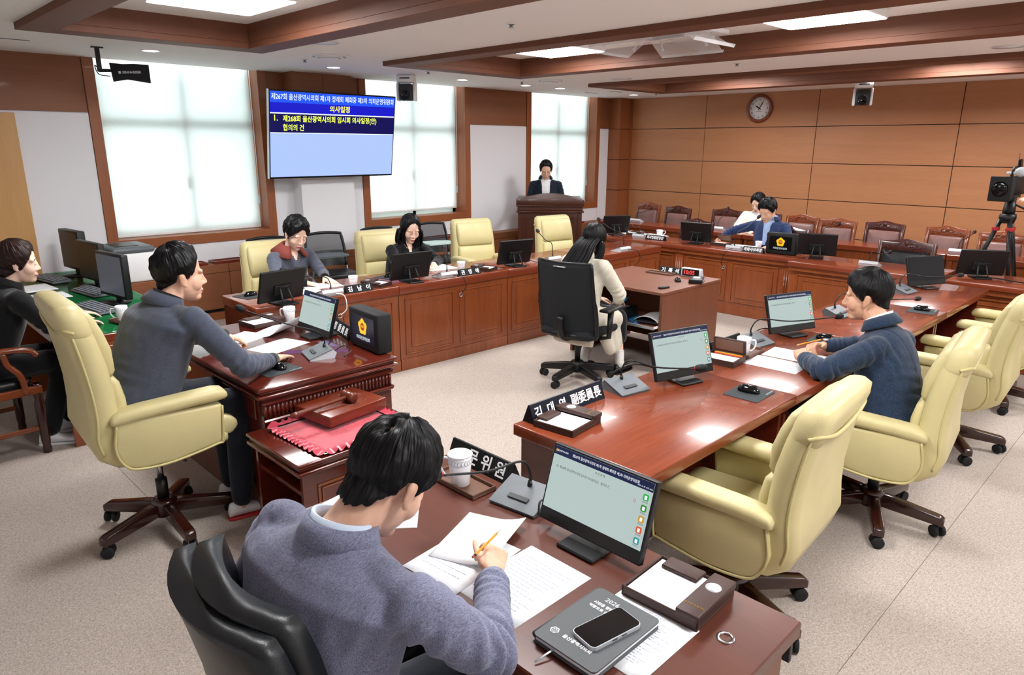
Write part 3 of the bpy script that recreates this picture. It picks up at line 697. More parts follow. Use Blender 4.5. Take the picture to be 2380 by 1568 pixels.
# ================================================================== chairs
def star_base(par, legm, n=5, R=.32, a0=0.0, zc=.10, w=.052, hh=.05, wheel=.030, wm='rubber'):
    for k in range(n):
        a = radians(a0 + 360 * k / n); X = Matrix.Rotation(a, 4, 'Z')
        P = [(.03, .085), (.03, .150), (.10, .145), (R, .112), (R + .02, .10), (R + .02, .062), (.10, .078)]
        l = bprism(P, -w / 2, w / 2, 'y', .006, 2, X).build('leg', legm, par)
        c = MB(); c.cyl(X @ V((R - .005, 0, .04)), X @ V((R - .005, 0, .064)), .008, 8)
        Y = X @ T(R - .005, 0, wheel) @ RZ(25 + 37 * k)
        for s_ in (-1, 1): c.lathe([(.001, 0), (wheel * .6, 0), (wheel, .003), (wheel, .017), (wheel * .7, .020), (.001, .018)], 18, Y @ T(0, s_ * .010 + (-.0 if s_ > 0 else 0), 0) @ RX(-90 * s_))
        c.build('caster', wm, l)
    MB().lathe([(.001, .075), (.06, .078), (.062, .15), (.05, .165), (.04, .168), (.001, .168)], 24).build('hub', legm, par)
def piping(par, pts, r=.006, n=6, m='cream_piping'):
    return MB().tube(spline(pts, n), r, 6).build('piping', m, par)
def exec_chair(lab, loc, rz, dz=0.0, a0=18.0, grp=None, proto=[None], bh=0.0):
    """cream leather executive armchair; faces +x"""
    o = thing('executive_chair', lab, 'chair', loc, rz, grp)
    star_base(o, 'chair_leg_wood', a0=a0)
    MB().cyl((0, 0, .165), (0, 0, .27), .028, 16).build('column_sleeve', 'black_plastic', o)
    MB().cyl((0, 0, .25), (0, 0, .345 + dz), .016, 14).build('gas_column', 'chrome', o)
    MB().b2((-.10, -.09, .315 + dz), (.14, .09, .355 + dz), .01).tube([(.03, -.08, .335 + dz), (.05, -.20, .325 + dz), (.06, -.26, .32 + dz)], .006, 6).build('tilt_mechanism', 'black_plastic', o)
    D = T(0, 0, dz)
    Lv = [((.14, .345), (.14, .42), .50), ((-.10, .345), (-.08, .43), .52), ((-.22, .362), (-.15, .45), .545), ((-.29, .415), (-.17, .49), .56), ((-.318, .50), (-.18, .54), .565), ((-.308, .60), (-.185, .62), .565), ((-.308, .70), (-.19, .71), .56), ((-.322, .81), (-.20, .81), .55), ((-.342, .92), (-.225, .915), .54), ((-.362, 1.005), (-.252, .995), .525), ((-.362, 1.04), (-.272, 1.03), .49)]
    UPZ = lambda z: z if z < .6 else z + bh * (z - .6) / .44
    Lv = [((a[0], UPZ(a[1])), (b[0], UPZ(b[1])), c) for a, b, c in Lv]
    def ring(r_, f_, w, gx=0.0, gw=0.0):
        c = V(((r_[0] + f_[0]) / 2, 0, (r_[1] + f_[1]) / 2)); d = V((f_[0] - r_[0], 0, f_[1] - r_[1])); th = d.length + gx; d.normalize()
        return [c + V((0, 1, 0)) * p[0] + d * p[1] for p in rrect(w + gw, th, min(.055, th * .45), 4)]
    if proto[0] is None or proto[0][0] != (dz, bh):
        S_ = MB().rings([ring(*l) for l in Lv], True, D).mesh('back_shell')
        # headrest folded over the top
        hl = [((-.334, .90), (-.238, .90), .530), ((-.349, .945), (-.238, .94), .543), ((-.367, 1.0), (-.246, .985), .534), ((-.370, 1.04), (-.262, 1.028), .512), ((-.347, 1.058), (-.288, 1.052), .46)]
        hl = [((a[0], a[1] + bh), (b[0], b[1] + bh), c) for a, b, c in hl]
        H_ = MB().rings([ring(*l, gx=.004) for l in hl], True, D).mesh('headrest')
        lo = MB(); up_ = MB()
        def pad(m, pts, w, th):
            R = []
            for i, (x, z, s_) in enumerate(pts):
                z = UPZ(z); R.append([V((x + p[1], p[0], z + p[1] * .15)) for p in rrect(w * (.9 + .1 * s_), th * s_, min(.03, th * s_ * .45), 4)])
            m.rings(R, True, D)
        pad(lo, [(-.155, .47, .4), (-.168, .49, .8), (-.175, .58, 1), (-.178, .66, 1), (-.186, .73, .8), (-.19, .75, .35)], .46, .07)
        pad(up_, [(-.195, .76, .35), (-.198, .78, .8), (-.21, .86, 1.05), (-.23, .93, 1), (-.252, .995, .8), (-.267, 1.02, .4)], .46, .075)
        LO = lo.mesh('lumbar_cushion'); UP = up_.mesh('upper_cushion')
        SE = bprism([(-.20, .40), (.30, .385), (.335, .42), (.33, .455), (.29, .482), (.0, .485), (-.20, .465)], -.235, .235, 'y', .03, 3, D).mesh('seat')
        SB = MB().b2((-.16, -.24, .35), (.28, .24, .41), .02, D, 2).mesh('seat_base')
        arm = []
        for s_ in (-1, 1):
            P = [(.225, .385), (.246, .58), (-.215, .602), (-.24, .47), (-.21, .385), (-.15, .355), (.0, .35)]
            A_ = bprism(P, s_ * .238, s_ * .305, 'y', .018, 3, D).mesh('arm_panel')
            R = []
            for x, zz, s2 in ((.268, .622, .35), (.258, .624, .8), (.22, .626, 1), (.1, .624, 1), (-.10, .618, 1), (-.18, .612, 1), (-.222, .606, .8), (-.236, .602, .35)):
                R.append([V((x, s_ * .262 + p[0], zz + p[1])) for p in rrect(.108 * (.85 + .15 * s2), .062 * s2, .026 * s2, 4)])
            B_ = MB().rings(R, True, D).mesh('arm_pad'); arm.append((A_, B_))
        def W(z):   # rear edge curve
            for i in range(len(Lv) - 1):
                a, b = Lv[i], Lv[i + 1]
                if a[0][1] <= z <= b[0][1] and b[0][1] > a[0][1]:
                    t = (z - a[0][1]) / (b[0][1] - a[0][1]); return a[0][0] + t * (b[0][0] - a[0][0]), a[2] + t * (b[2] - a[2])
        pp = []
        for s_ in (-1, 1):
            pts = []
            for z in (.45, .52, .60, .68, .76, .84, .90, .94):
                z = UPZ(z); x, w = W(z); pts.append((x + .028, s_ * (w / 2 - .005), z + dz))
            pp.append(MB().tube(spline(pts, 5), .006, 6).mesh('piping'))
            pp.append(MB().tube(spline([(.24, s_ * .303, .57 + dz), (.228, s_ * .304, .40 + dz), (.20, s_ * .304, .383 + dz), (.0, s_ * .304, .353 + dz), (-.14, s_ * .303, .358 + dz), (-.20, s_ * .303, .388 + dz), (-.232, s_ * .303, .47 + dz), (-.215, s_ * .303, .585 + dz)], 6), .006, 6).mesh('piping'))
        pts = [(-.31, .270, .945), (-.346, .248, .958), (-.352, .16, .935), (-.348, .06, .915), (-.348, -.06, .915), (-.352, -.16, .935), (-.346, -.248, .958), (-.31, -.270, .945)]
        pp.append(MB().tube(spline([(a, b, c + dz + bh) for a, b, c in pts], 5), .008, 6).mesh('piping'))
        for me, m in ((S_, 'cream_leather'), (H_, 'cream_leather'), (LO, 'cream_leather'), (UP, 'cream_leather'), (SE, 'cream_leather'), (SB, 'cream_leather')): me.materials.append(MATS[m])
        for a in arm:
            for me in a: me.materials.append(MATS['cream_leather'])
        for me in pp: me.materials.append(MATS['cream_piping'])
        proto[0] = ((dz, bh), S_, H_, LO, UP, SE, SB, arm, pp)
    _, S_, H_, LO, UP, SE, SB, arm, pp = proto[0]
    b = obj('backrest', S_, None, o); obj('headrest', H_, None, b); obj('back_cushion', LO, None, b); obj('back_cushion', UP, None, b)
    st = obj('seat', SE, None, o); obj('seat_base', SB, None, st)
    for A_, B_ in arm: a = obj('armrest', A_, None, o); obj('arm_pad', B_, None, a)
    for me in pp: obj('piping', me, None, b)
    return o
G = 'cream leather executive chairs'
exec_chair('cream leather executive chair tucked in at the free end of the polished red-brown desks', (2.49, 1.17, 0), radians(94), .0, -57, G)
exec_chair('cream leather executive chair in which the man in the navy jacket sits', (3.71, 1.03, 0), radians(97), .0, -36, G)
exec_chair('empty cream leather executive chair right beside the man in the navy jacket', (5.05, 1.03, 0), radians(93), .0, -20, G)
exec_chair('empty cream leather executive chair by the switched-off screen', (6.25, 1.0, 0), radians(92), .0, 40, G)
exec_chair('cream leather executive chair of the woman with the red collar', (2.86, 5.78, 0), radians(-98), .0, 20, G)
exec_chair('cream leather executive chair of the woman in black at the window-side row', (4.06, 5.80, 0), radians(-98), .0, 44, G)
exec_chair('empty cream leather chair between the woman in black and the lectern', (5.48, 6.02, 0), radians(-105), .0, 30, G)
exec_chair('empty cream leather chair directly in front of the lectern', (6.52, 5.62, 0), radians(-100), .0, 8, G)
exec_chair('cream leather executive chair carrying the chairman in the blue-grey jacket', (1.0, 3.53, 0), radians(-3), .12, -15, G, bh=.07)
# ---- carved wooden chairs (rear row mauve leather, front row black leather)
def carved_chair(lab, loc, rz, frame, leather, w=.46, top=1.0, grp=None, seat=.45, arms=False):
    o = thing('carved_chair', lab, 'chair', loc, rz, grp); hw = w / 2; tl = 9   # faces +x, back leans to -x
    X = T(-.20, 0, seat) @ RY(-tl); hb = (top - seat) / cos(radians(tl))
    for s_ in (-1, 1):
        bprism([(s_ * hw - .022, -.06), (s_ * hw + .022, -.06), (s_ * (hw + .006) + .020, hb - .10), (s_ * (hw + .01) + .012, hb - .03), (s_ * (hw + .006) - .020, hb - .03)], -.022, .022, 'x', .006, 2, X).build('back_post', frame, o)
    n = 24; P = [(-hw - .02, hb - .13)] + [(hw + .02, hb - .13)]
    arc = []
    for k in range(n + 1):
        u = -1 + 2 * k / n; z = hb - .045 + .045 * cos(u * pi / 2) ** .8 * 1.0 - .012 * (1 - cos(u * pi * 2)) * .5
        arc.append((u * (hw + .03), z))
    cr = bprism([(-hw - .02, hb - .125), (hw + .02, hb - .125)] + arc[::-1], -.02, .02, 'x', .006, 2, X).build('crest_rail', frame, o)
    cv = MB()
    for s_ in (-1, 1):      # acanthus scrolls in relief
        for c, r0, t0 in ((.045, .030, 0), (.105, .026, 2.2), (.158, .020, 4.0)):
            pts = []
            for k in range(14):
                a = t0 + k * .52; r = r0 * (1 - k / 18); pts.append(X @ V((.024, s_ * (c * w / .46 + r * cos(a)), hb - .062 + r * .9 * sin(a) - .05 * (c * w / .46 / hw) ** 2)))
            cv.tube(pts, [.006 * (1 - .4 * k / 14) for k in range(14)], 5)
    cv.ell(X @ V((.02, 0, hb - .05)), (.012, .022, .028), 6, 10)
    cv.build('carving', frame, cr, kind='stuff')
    R = [[X @ V((xx + .0, p[0], (hb - .135) / 2 + .03 + p[1])) for p in rrect((w - .05) * s2, (hb - .17) * s2, .02, 3)] for xx, s2 in ((-.012, 1), (.012, 1), (.034, .965), (.048, .86), (.054, .5))]
    MB().rings(R).build('back_pad', leather, o)
    nl = MB(); wz = (hb - .17); cz = (hb - .135) / 2 + .03
    for s_ in (-1, 1):
        for k in range(13): nl.ell(X @ V((.018, s_ * ((w - .05) / 2 - .004), cz - wz / 2 + wz * (k + .5) / 13)), (.005, .005, .005), 4, 6)
    for k in range(11): nl.ell(X @ V((.018, -(w - .05) / 2 + (w - .05) * (k + .5) / 11, cz + wz / 2 - .004)), (.005, .005, .005), 4, 6)
    nl.build('nail_heads', 'nail_brass', o, kind='stuff')
    bprism([(-.22, -hw), (-.22, hw), (.24, hw + .03), (.24, -hw - .03)], seat - .07, seat - .02, 'z', .008, 2).build('seat_rail', frame, o)
    bprism([(-.20, -hw + .02), (-.20, hw - .02), (.22, hw), (.22, -hw)], seat - .03, seat + .04, 'z', .028, 3).build('seat_cushion', leather, o)
    for x_ in (-.20, .21):
        for s_ in (-1, 1): MB().tube([(x_, s_ * (hw + (.01 if x_ > 0 else 0)), seat - .06), (x_, s_ * hw, .2), (x_ * 1.08, s_ * hw, 0)], [.022, .018, .014], 10).build('leg', frame, o)
    if arms:
        for s_ in (-1, 1):
            MB().tube(spline([(-.22, s_ * (hw + .01), seat + .20), (0, s_ * (hw + .03), seat + .215), (.16, s_ * (hw + .04), seat + .21), (.21, s_ * (hw + .04), seat + .185)], 5), [.018] * 15 + [.024], 8).tube([(.12, s_ * (hw + .03), seat + .2), (.10, s_ * (hw + .02), seat + .08), (.15, s_ * (hw + .02), seat - .04)], [.016, .018, .018], 8).build('armrest', frame, o)
    return o
GC = 'mauve leather carved chairs along the clock wall'
for y, x, fr, lb in ((6.788, 9.943, 'carved_wood', 'mauve leather chair with a lighter carved crest, nearest the room corner'), (6.07, 9.697, 'carved_dark', 'mauve leather carved chair, second one from the room corner'), (5.294, 9.845, 'carved_dark', 'mauve leather carved chair behind the microphone, beside the woman in the pale blazer'), (4.12, 9.75, 'carved_wood', 'mauve leather carved chair half hidden by the man in the blue jacket'), (3.54, 9.552, 'carved_wood', 'mauve leather chair with light carved crest, first one past the man in blue'), (3.00, 9.64, 'carved_dark', 'mauve leather carved chair with a dark crest above the black leather armchair'), (2.30, 9.596, 'carved_wood', 'mauve leather carved chair between the black armchair and the camera tripod'), (1.683, 9.408, 'carved_wood', 'mauve leather carved chair behind the camera tripod')):
    carved_chair(lb, (x - .29, y, 0), radians(180 + random.uniform(-5, 5)), fr, 'mauve_leather', .42, 1.0, GC)
carved_chair('mauve leather carved chair in which the woman in the pale blazer sits', (9.55, 4.68, 0), radians(180), 'carved_dark', 'mauve_leather', .42, 1.0, GC)
GB = 'black leather carved armchairs at the back desks'
carved_chair('black leather armchair with a carved crest behind the small monitor', (7.84, 4.80, 0), radians(176), 'carved_dark', 'navy_leather', .44, 1.0, GB, arms=True)
carved_chair('black leather armchair with a carved crest of the man in the blue jacket', (7.92, 3.62, 0), radians(180), 'carved_dark', 'navy_leather', .50, 1.0, GB, arms=True)
carved_chair('wide black leather armchair with a carved crest, empty, behind the microphone', (7.66, 2.24, 0), radians(178), 'carved_dark', 'navy_leather', .50, .99, GB, arms=True)
# ---- wooden armchair of the operator
o = thing('wooden_armchair', 'wooden armchair with curled arms and a black leather seat at the far left', 'chair', (.52, 5.25, 0), radians(4))
for s_ in (-1, 1):
    MB().tube(spline([(-.26, s_ * .27, .70), (-.05, s_ * .28, .70), (.14, s_ * .29, .70), (.235, s_ * .29, .68), (.27, s_ * .29, .645)], 6), [.024] * 20 + [.026] * 4 + [.03], 10, ry=[.02] * 25).build('armrest', 'carved_wood', o)
    MB().tube(spline([(.10, s_ * .285, .69), (.115, s_ * .285, .61), (.17, s_ * .28, .53), (.185, s_ * .28, .41)], 5), [.024] * 16, 8, ry=[.02] * 16).build('arm_post', 'carved_wood', o)
    MB().lathe([(.001, 0), (.024, 0), (.026, .03), (.022, .05), (.026, .08), (.031, .33), (.024, .36), (.028, .40), (.028, .46)], 14, T(.245, s_ * .265, 0)).build('front_leg', 'chair_leg_wood', o)
    MB().tube([(-.25, s_ * .25, 0), (-.24, s_ * .25, .42), (-.30, s_ * .24, .95)], [.02, .025, .022], 8).build('back_leg', 'chair_leg_wood', o)
    MB().b2((-.24, s_ * .26 - .012, .155), (.24, s_ * .26 + .012, .185), .004).build('stretcher', 'carved_wood', o)
    MB().b2((-.25, s_ * .28 - .014, .40), (.27, s_ * .28 + .014, .45), .005).build('side_rail', 'carved_wood', o)
MB().b2((.235, -.28, .40), (.27, .28, .46), .006).build('front_rail', 'carved_wood', o)
MB().b2((-.24, -.255, .43), (.23, .255, .50), .03, seg=3).build('seat_cushion', 'black_leather', o)
bprism([(-.24, .50), (.24, .50), (.24, .92), (0, .97), (-.24, .92)], -.34, -.28, 'x', .01).build('back_panel', 'black_leather', o)
# ---- grey-suited man's chair
o = thing('office_chair', 'black leather office chair of the man in the grey suit', 'chair', (.735, 1.34, 0), radians(-3))
star_base(o, 'black_plastic', a0=10); MB().cyl((0, 0, .16), (0, 0, .40), .025, 14).build('gas_column', 'chrome', o)
MB().b2((-.24, -.25, .40), (.27, .25, .50), .04, seg=3).build('seat', 'black_leather', o)
def bk(zs_, grow, th, off, w0):
    R = []
    for z, x, w in zs_:
        ring_ = []
        n = 10
        for k in range(n + 1): u = -1 + 2 * k / n; ring_.append(V((x - off + .055 * u * u, u * (w / 2 + grow), z + (.0))))
        for k in range(n, -1, -1): u = -1 + 2 * k / n; ring_.append(V((x - off - th + .055 * u * u - .01 * (1 - u * u), u * (w / 2 + grow), z)))
        R.append(ring_)
    return MB().rings(R)
ZB = [(.47, -.18, .46), (.50, -.185, .50), (.62, -.20, .54), (.78, -.22, .55), (.90, -.245, .53), (.965, -.262, .50), (.985, -.268, .45)]
b = bk(ZB, 0, .05, .03, .5).build('back_shell', 'black_leather', o)
bk([(z + .012, x, w) for z, x, w in ZB], -.028, .06, -.028, .5).build('back_cushion', 'black_leather', b)
for s_ in (-1, 1):
    MB().b2((-.15, s_ * .29 - .03, .63), (.16, s_ * .29 + .03, .66), .012, seg=2).build('arm_pad', 'black_plastic', o); MB().tube([(0, s_ * .22, .42), (0, s_ * .29, .45), (0, s_ * .29, .63)], .016, 8).build('arm_post', 'black_plastic', o)
# ---- recording clerk's mesh chair
o = thing('mesh_chair', 'black mesh swivel chair of the recording clerk', 'chair', (4.32, 3.58, 0), radians(8))
star_base(o, 'black_plastic', a0=32, R=.30, w=.045); MB().cyl((0, 0, .16), (0, 0, .40), .024, 14).build('gas_column', 'black_plastic', o)
MB().b2((-.22, -.24, .41), (.26, .24, .48), .035, seg=3).build('seat', 'mesh_fabric', o)
def mesh_back(z, u):    # curved sheet behind the sitter
    x = -.20 - .12 * max(0, (z - .55)) - .03 * sin((z - .45) * 3) + .07 * u * u; w = .25 - .03 * (z - .45) if z > .6 else .25
    return (x, u * (.26 - .04 * abs(z - .6)), z)
def mb_fn(i, j): return mesh_back(.43 + .60 * i, -1 + 2 * j)
g = MB().grid(mb_fn, 14, 10); g2 = MB().grid(lambda i, j: V(mb_fn(i, j)) + V((-.018, 0, 0)), 14, 10)
sheet = MB(); sheet.v = g.v + g2.v; n0 = len(g.v); sheet.f = g.f + [tuple(n0 + q for q in reversed(f)) for f in g2.f]; sheet.sm = [True] * len(sheet.f)
w_ = 11; ring_ = [i * w_ for i in range(15)] + [14 * w_ + j for j in range(1, 11)] + [i * w_ + 10 for i in range(13, -1, -1)] + [j for j in range(9, 0, -1)]
sheet.f += [(ring_[(k + 1) % len(ring_)], ring_[k], n0 + ring_[k], n0 + ring_[(k + 1) % len(ring_)]) for k in range(len(ring_))]; sheet.sm += [True] * len(ring_)
bb = sheet.build('back_mesh', 'mesh_fabric', o)
rim = [V(mb_fn(i / 14, 0)) for i in range(14, -1, -1)] + [V(mb_fn(0, j / 10)) for j in range(1, 11)] + [V(mb_fn(i / 14, 1)) for i in range(1, 15)]
MB().tube([p + V((-.012, 0, 0)) for p in rim], [.013] * 8 + [.02] * 7 + [.03] * 9 + [.02] * 8 + [.013] * 7, 8).build('back_frame', 'black_plastic', o)
MB().tube([V(mb_fn(1, j / 10)) + V((-.01, 0, 0)) for j in range(11)], .010, 8).build('top_rail', 'black_plastic', o)
MB().tube([(-.285, -.05, .995), (-.31, -.05, 1.0), (-.31, .05, 1.0), (-.285, .05, .995)], .007, 6).build('coat_hook', 'silver', o)
MB().tube(spline([(0, 0, .39), (-.16, 0, .40), (-.26, 0, .46), (-.275, 0, .60)], 5), .03, 8).build('back_bracket', 'black_plastic', o)
for s_ in (-1, 1):
    MB().b2((-.11, s_ * .295 - .045, .635), (.15, s_ * .295 + .045, .66), .014, seg=2).build('arm_pad', 'black_plastic', o); MB().tube([(-.02, s_ * .22, .40), (-.02, s_ * .30, .42), (.0, s_ * .30, .635)], [.018, .022, .026], 8).build('arm_post', 'black_plastic', o)
# ---- tablet-arm chairs against the radiator covers
def tablet_chair(lab, loc, rz, tone):
    o = thing('tablet_chair', lab, 'chair', loc, rz, 'black mesh chairs with writing tablets by the windows')
    MB().b2((-.20, -.23, .43), (.24, .23, .49), .028, seg=3).build('seat', 'black_leather', o)
    def fb(i, j): u = -1 + 2 * j; z = .52 + .37 * i; return V((-.22 - .10 * i + .05 * u * u, u * (.235 - .025 * (i - .4) ** 2 * 2), z + .012 * (1 - u * u) * i))
    f = [fb(i / 10, 0) for i in range(11)] + [fb(1, j / 10) for j in range(1, 11)] + [fb(i / 10, 1) for i in range(9, -1, -1)]
    MB().tube(f, .017, 8).build('back_frame', 'black_plastic', o)
    a = MB().grid(lambda i, j: fb(.45 + .55 * i, j), 6, 8); MB().add([p + V((0, 0, 0)) for p in map(V, a.v)], a.f, True).build('back_mesh', 'mesh_see', o)
    a = MB().grid(lambda i, j: fb(.0 + .47 * i, j) + V((.006, 0, 0)), 6, 8); a2 = MB().add(a.v, a.f, True); a2.add([V(p) + V((-.02, 0, 0)) for p in a.v], a.f, True); a2.build('lumbar_panel', 'black_leather', o)
    for s_ in (-1, 1):
        MB().tube(spline([(-.26, s_ * .245, .75), (-.215, s_ * .25, .50), (-.16, s_ * .25, .42), (.0, s_ * .25, .40), (.16, s_ * .25, .20), (.22, s_ * .25, .0)], 5), .012, 8).tube([(-.04, s_ * .25, .40), (-.26, s_ * .25, 0)], .012, 8).build('leg_frame', 'silver', o)
    MB().cyl((-.16, -.24, .42), (-.16, .24, .42), .010, 8).cyl((.06, -.24, .34), (.06, .24, .34), .010, 8).build('cross_bar', 'silver', o)
    MB().prism([(-.06, -.30), (.23, -.30), (.25, -.02), (.20, .10), (.02, .10), (-.06, -.05)], .685, .703).build('writing_tablet', tone, o)
    MB().tube([(-.05, -.25, .40), (.02, -.25, .55), (.06, -.22, .69)], .010, 8).build('tablet_arm', 'silver', o)
mm = mat('mesh_see', '2A2E33', .9, alpha=.72)
tablet_chair('black mesh chair with a grey writing tablet beside the woman with the red collar', (4.16, 7.12, 0), radians(-97), 'grey_plastic')
tablet_chair('black mesh chair with a writing tablet, almost hidden behind the red-collar woman', (3.50, 7.15, 0), radians(-92), 'grey_plastic')
tablet_chair('black mesh chair with a pale writing tablet just past the woman in black', (5.74, 7.12, 0), radians(-97), 'window_frame')
tablet_chair('black mesh chair hidden behind the woman in black, only its top rail showing', (4.95, 7.15, 0), radians(-92), 'grey_plastic')
# ---- lectern
o = thing('lectern', 'dark wooden lectern with an arched top behind which the man in the navy jacket reads', 'lectern', (7.68, 6.98, 0), radians(-135)); hw = .475   # front faces +x
MB().b2((-.23, -hw, 0), (.22, hw, .09), .006).build('plinth', 'lectern_wood', o)
MB().b2((-.20, -hw + .03, .09), (.19, hw - .03, .99)).build('body', 'lectern_wood', o)
for z0, z1, e in ((.97, 1.0, .03), (1.0, 1.055, .012), (1.055, 1.075, .035)): MB().b2((-.22, -hw - e + .02, z0), (.20 + e, hw + e - .02, z1), .006).build('cornice', 'lectern_wood', o)
arc = [(-hw, 1.075)] + [(-hw + 2 * hw * k / 20, 1.15 + .095 * sin(pi * k / 20) ** .9) for k in range(21)] + [(hw, 1.075)]
bprism(arc, .17, .21, 'x', .006).build('arched_front', 'lectern_wood', o)
for s_ in (-1, 1): MB().b2((-.22, s_ * hw - .015, 1.075), (.19, s_ * hw + .015, 1.15), .004).build('side_cheek', 'lectern_wood', o)
MB().box((-.02, 0, 1.13), (.42, .92, .02), .003, RY(8) @ T(-.15, 0, .0)).build('reading_board', 'lectern_wood', o)
for s_ in (-1, 1):
    p = MB().b2((.18, s_ * (hw - .045) - .03, .09), (.205, s_ * (hw - .045) + .03, .97), .003).build('pilaster', 'lectern_wood', o); MB().b2((.205, s_ * (hw - .045) - .022, .90), (.212, s_ * (hw - .045) + .022, .955), .003).build('capital_block', 'lectern_wood', p)
def rectx(m, x, ya, yb, za, zb, w, p):
    m.b2((x, ya, za), (x + p, yb, za + w), .003); m.b2((x, ya, zb - w), (x + p, yb, zb), .003); m.b2((x, ya, za + w), (x + p, ya + w, zb - w), .003); m.b2((x, yb - w, za + w), (x + p, yb, zb - w), .003)
m_ = MB(); rectx(m_, .19, -.34, .34, .16, .90, .014, .010); m_.build('panel_frame', 'lectern_wood', o)
m_ = MB(); rectx(m_, .19, -.27, .27, .23, .83, .012, .008); m_.build('panel_frame', 'lectern_wood', o)
em = MB()
for k in range(10):
    a = 2 * pi * k / 10; em.ell((.20, .115 * cos(a), .77 + .115 * sin(a)), (.012, .045, .045), 6, 10)
em.ell((.202, 0, .77), (.014, .11, .11), 8, 16); em.build('flower_emblem', 'orange', o)
# ================================================================== things on the desks
def fmat(o, ex, ey):
    ex = V(ex).normalized(); ey = V(ey); ey = (ey - ex * ey.dot(ex)).normalized(); ez = ex.cross(ey)
    return Matrix(((ex.x, ey.x, ez.x, o[0]), (ex.y, ey.y, ez.y, o[1]), (ex.z, ey.z, ez.z, o[2]), (0, 0, 0, 1)))
for k_, c_, s_ in (('scr_bg', 'CFE2DE', .52), ('scr_bar', '1C2650', .55), ('scr_white', 'F2F6FA', .75), ('scr_text', '3C444E', .4), ('scr_off', '30343A', .16), ('ic_green', '2FBF5A', .6), ('ic_green2', '2E9E2E', .6), ('ic_amber', 'DDA02A', .6), ('ic_red', 'E8603A', .6), ('ic_teal', '2FA2A6', .6), ('ic_blue', '57B6E0', .6), ('ic_pink', 'E0506A', .6), ('scr_dark', '191614', .22), ('scr_sheet', '7C8290', .16), ('led_red', 'FF3A3A', 1.6), ('emb_navy', '17173A', .35), ('emb_black', '050507', .3), ('emb_gold', 'F2C61E', .75), ('emb_red', 'C8242A', .6), ('emb_white', 'E4F2F2', .8)):
    emis(k_, c_, s_)
MON = {}
def monitor(lab, loc, rz, on=True, tilt=17, w=.385, h=.245, full=True, grp='desk monitors'):
    o = thing('desk_monitor', lab, 'monitor', (loc[0], loc[1], loc[2]), radians(rz), grp)
    X = T(0, 0, .028) @ RY(-tilt)      # panel rises from its lower edge, leaning back
    MB().b2((-.022, -w / 2, 0), (0, w / 2, h), .003, X).build('casing', 'black_plastic', o)
    MB().b2((-.034, -.075, .05), (-.021, .075, .13), .004, X).build('back_plate', 'black_matte', o)
    for s_ in (-1, 1): MB().tube([X @ V((-.03, s_ * .03, .115)), V((-.115, s_ * .045, .012))], .007, 6, ry=[.005, .005]).build('stand_leg', 'dark_grey', o)
    MB().cyl(X @ V((-.034, -.035, .115)), X @ V((-.034, .035, .115)), .006, 8).build('hinge', 'black_plastic', o)
    MB().b2((-.15, -.07, 0), (.055, .07, .012), .004).build('stand_base', 'black_plastic', o)
    sc = MB().b2((.0, -w / 2 + .008, .042), (.0012, w / 2 - .008, h - .008), 0, X).build('screen', 'scr_bg' if on else 'scr_off', o)
    if on:
        y0, y1, z0, z1 = -w / 2 + .008, w / 2 - .008, .028, h - .008
        MB().b2((.0012, y0, z1 - .026), (.0018, y1, z1), 0, X).build('title_bar', 'scr_bar', sc)
        F = lambda y, z: X @ fmat((.0022, y, z), (0, 1, 0), (0, 0, 1))
        text('lettering', '제267회 울산광역시의회 제1차 정례회 폐회중 제3차 의회운영위원회', .0108, 'scr_white', sc, F(.012, z1 - .013), sx=.82, ext=.0001)
        if full:
            text('lettering', '울산광역시의회', .0066, 'scr_white', sc, F(y0 + .034, z1 - .013), ext=.0001); MB().lathe([(.0045, 0), (.0045, .0004), (.001, .0004)], 10, F(y0 + .010, z1 - .013)).build('emblem', 'ic_amber', sc)
            text('lettering', '2026. 10. 07. 오전 10:04', .0052, 'scr_white', sc, F(y1 - .028, z1 - .019), ext=.0001)
        text('lettering', '의 안 목 록', .0085, 'scr_text', sc, F(0, z1 - .036), ext=.0001)
        text('lettering', '01. 제268회 울산광역시의회 임시회 의사일정(안)   협의의 건', .0092, 'scr_text', sc, F(y0 + .02, z1 - .06), 'LEFT', sx=.9, ext=.0001)
        for k, (cc_, lb_) in enumerate((('ic_green', '공지사항'), ('ic_green2', '의사일정'), ('ic_amber', '회의자료'), ('ic_red' if full else 'ic_blue', '자료요청'), ('ic_teal', '의안정보'))):
            z = z1 - .046 - k * .0315
            ic = MB().prism([(a, b) for a, b in rrect(.019, .019, .004, 2)], 0, .0006, 'z', F(y1 - .018, z)).build('icon', cc_, sc)
            MB().b2((-.004, -.006, .0005), (.004, .005, .0009), 0, F(y1 - .018, z)).build('icon_mark', 'scr_white', sc)
            text('lettering', lb_, .0052, 'scr_text', sc, F(y1 - .018, z - .0142), ext=.0001)
        MB().lathe([(.0032, 0), (.0045, 0), (.0045, .0004), (.0032, .0004)], 12, F(y1 - .052, z1 - .066)).build('stamp', 'ic_pink', sc)
    return o
ZG, ZR, ZL, ZB_, ZK = .74, .75, .755, .75, .75
monitor('lit touch monitor on the desk of the man in the grey suit', (1.455, 1.153, ZG), 180)
monitor('lit touch monitor by the long gooseneck microphone on the red-brown desk with the empty chair', (2.985, 1.758, ZR), -104.7, full=True)
monitor('lit touch monitor in front of the man in the navy jacket', (4.26, 1.77, ZR), -109)
monitor('dark switched-off monitor at the end of the polished red-brown desks', (6.59, 1.65, ZR), -118, on=False)
monitor('lit touch monitor on the chairman desk', (2.055, 3.83, ZK), 180, full=False)
monitor('black back of the monitor in front of the woman with the red collar', (2.36, 4.86, ZL), 98, full=False)
monitor('black back of the monitor in front of the woman in black at the window-side row', (3.59, 4.91, ZL), 84, full=False)
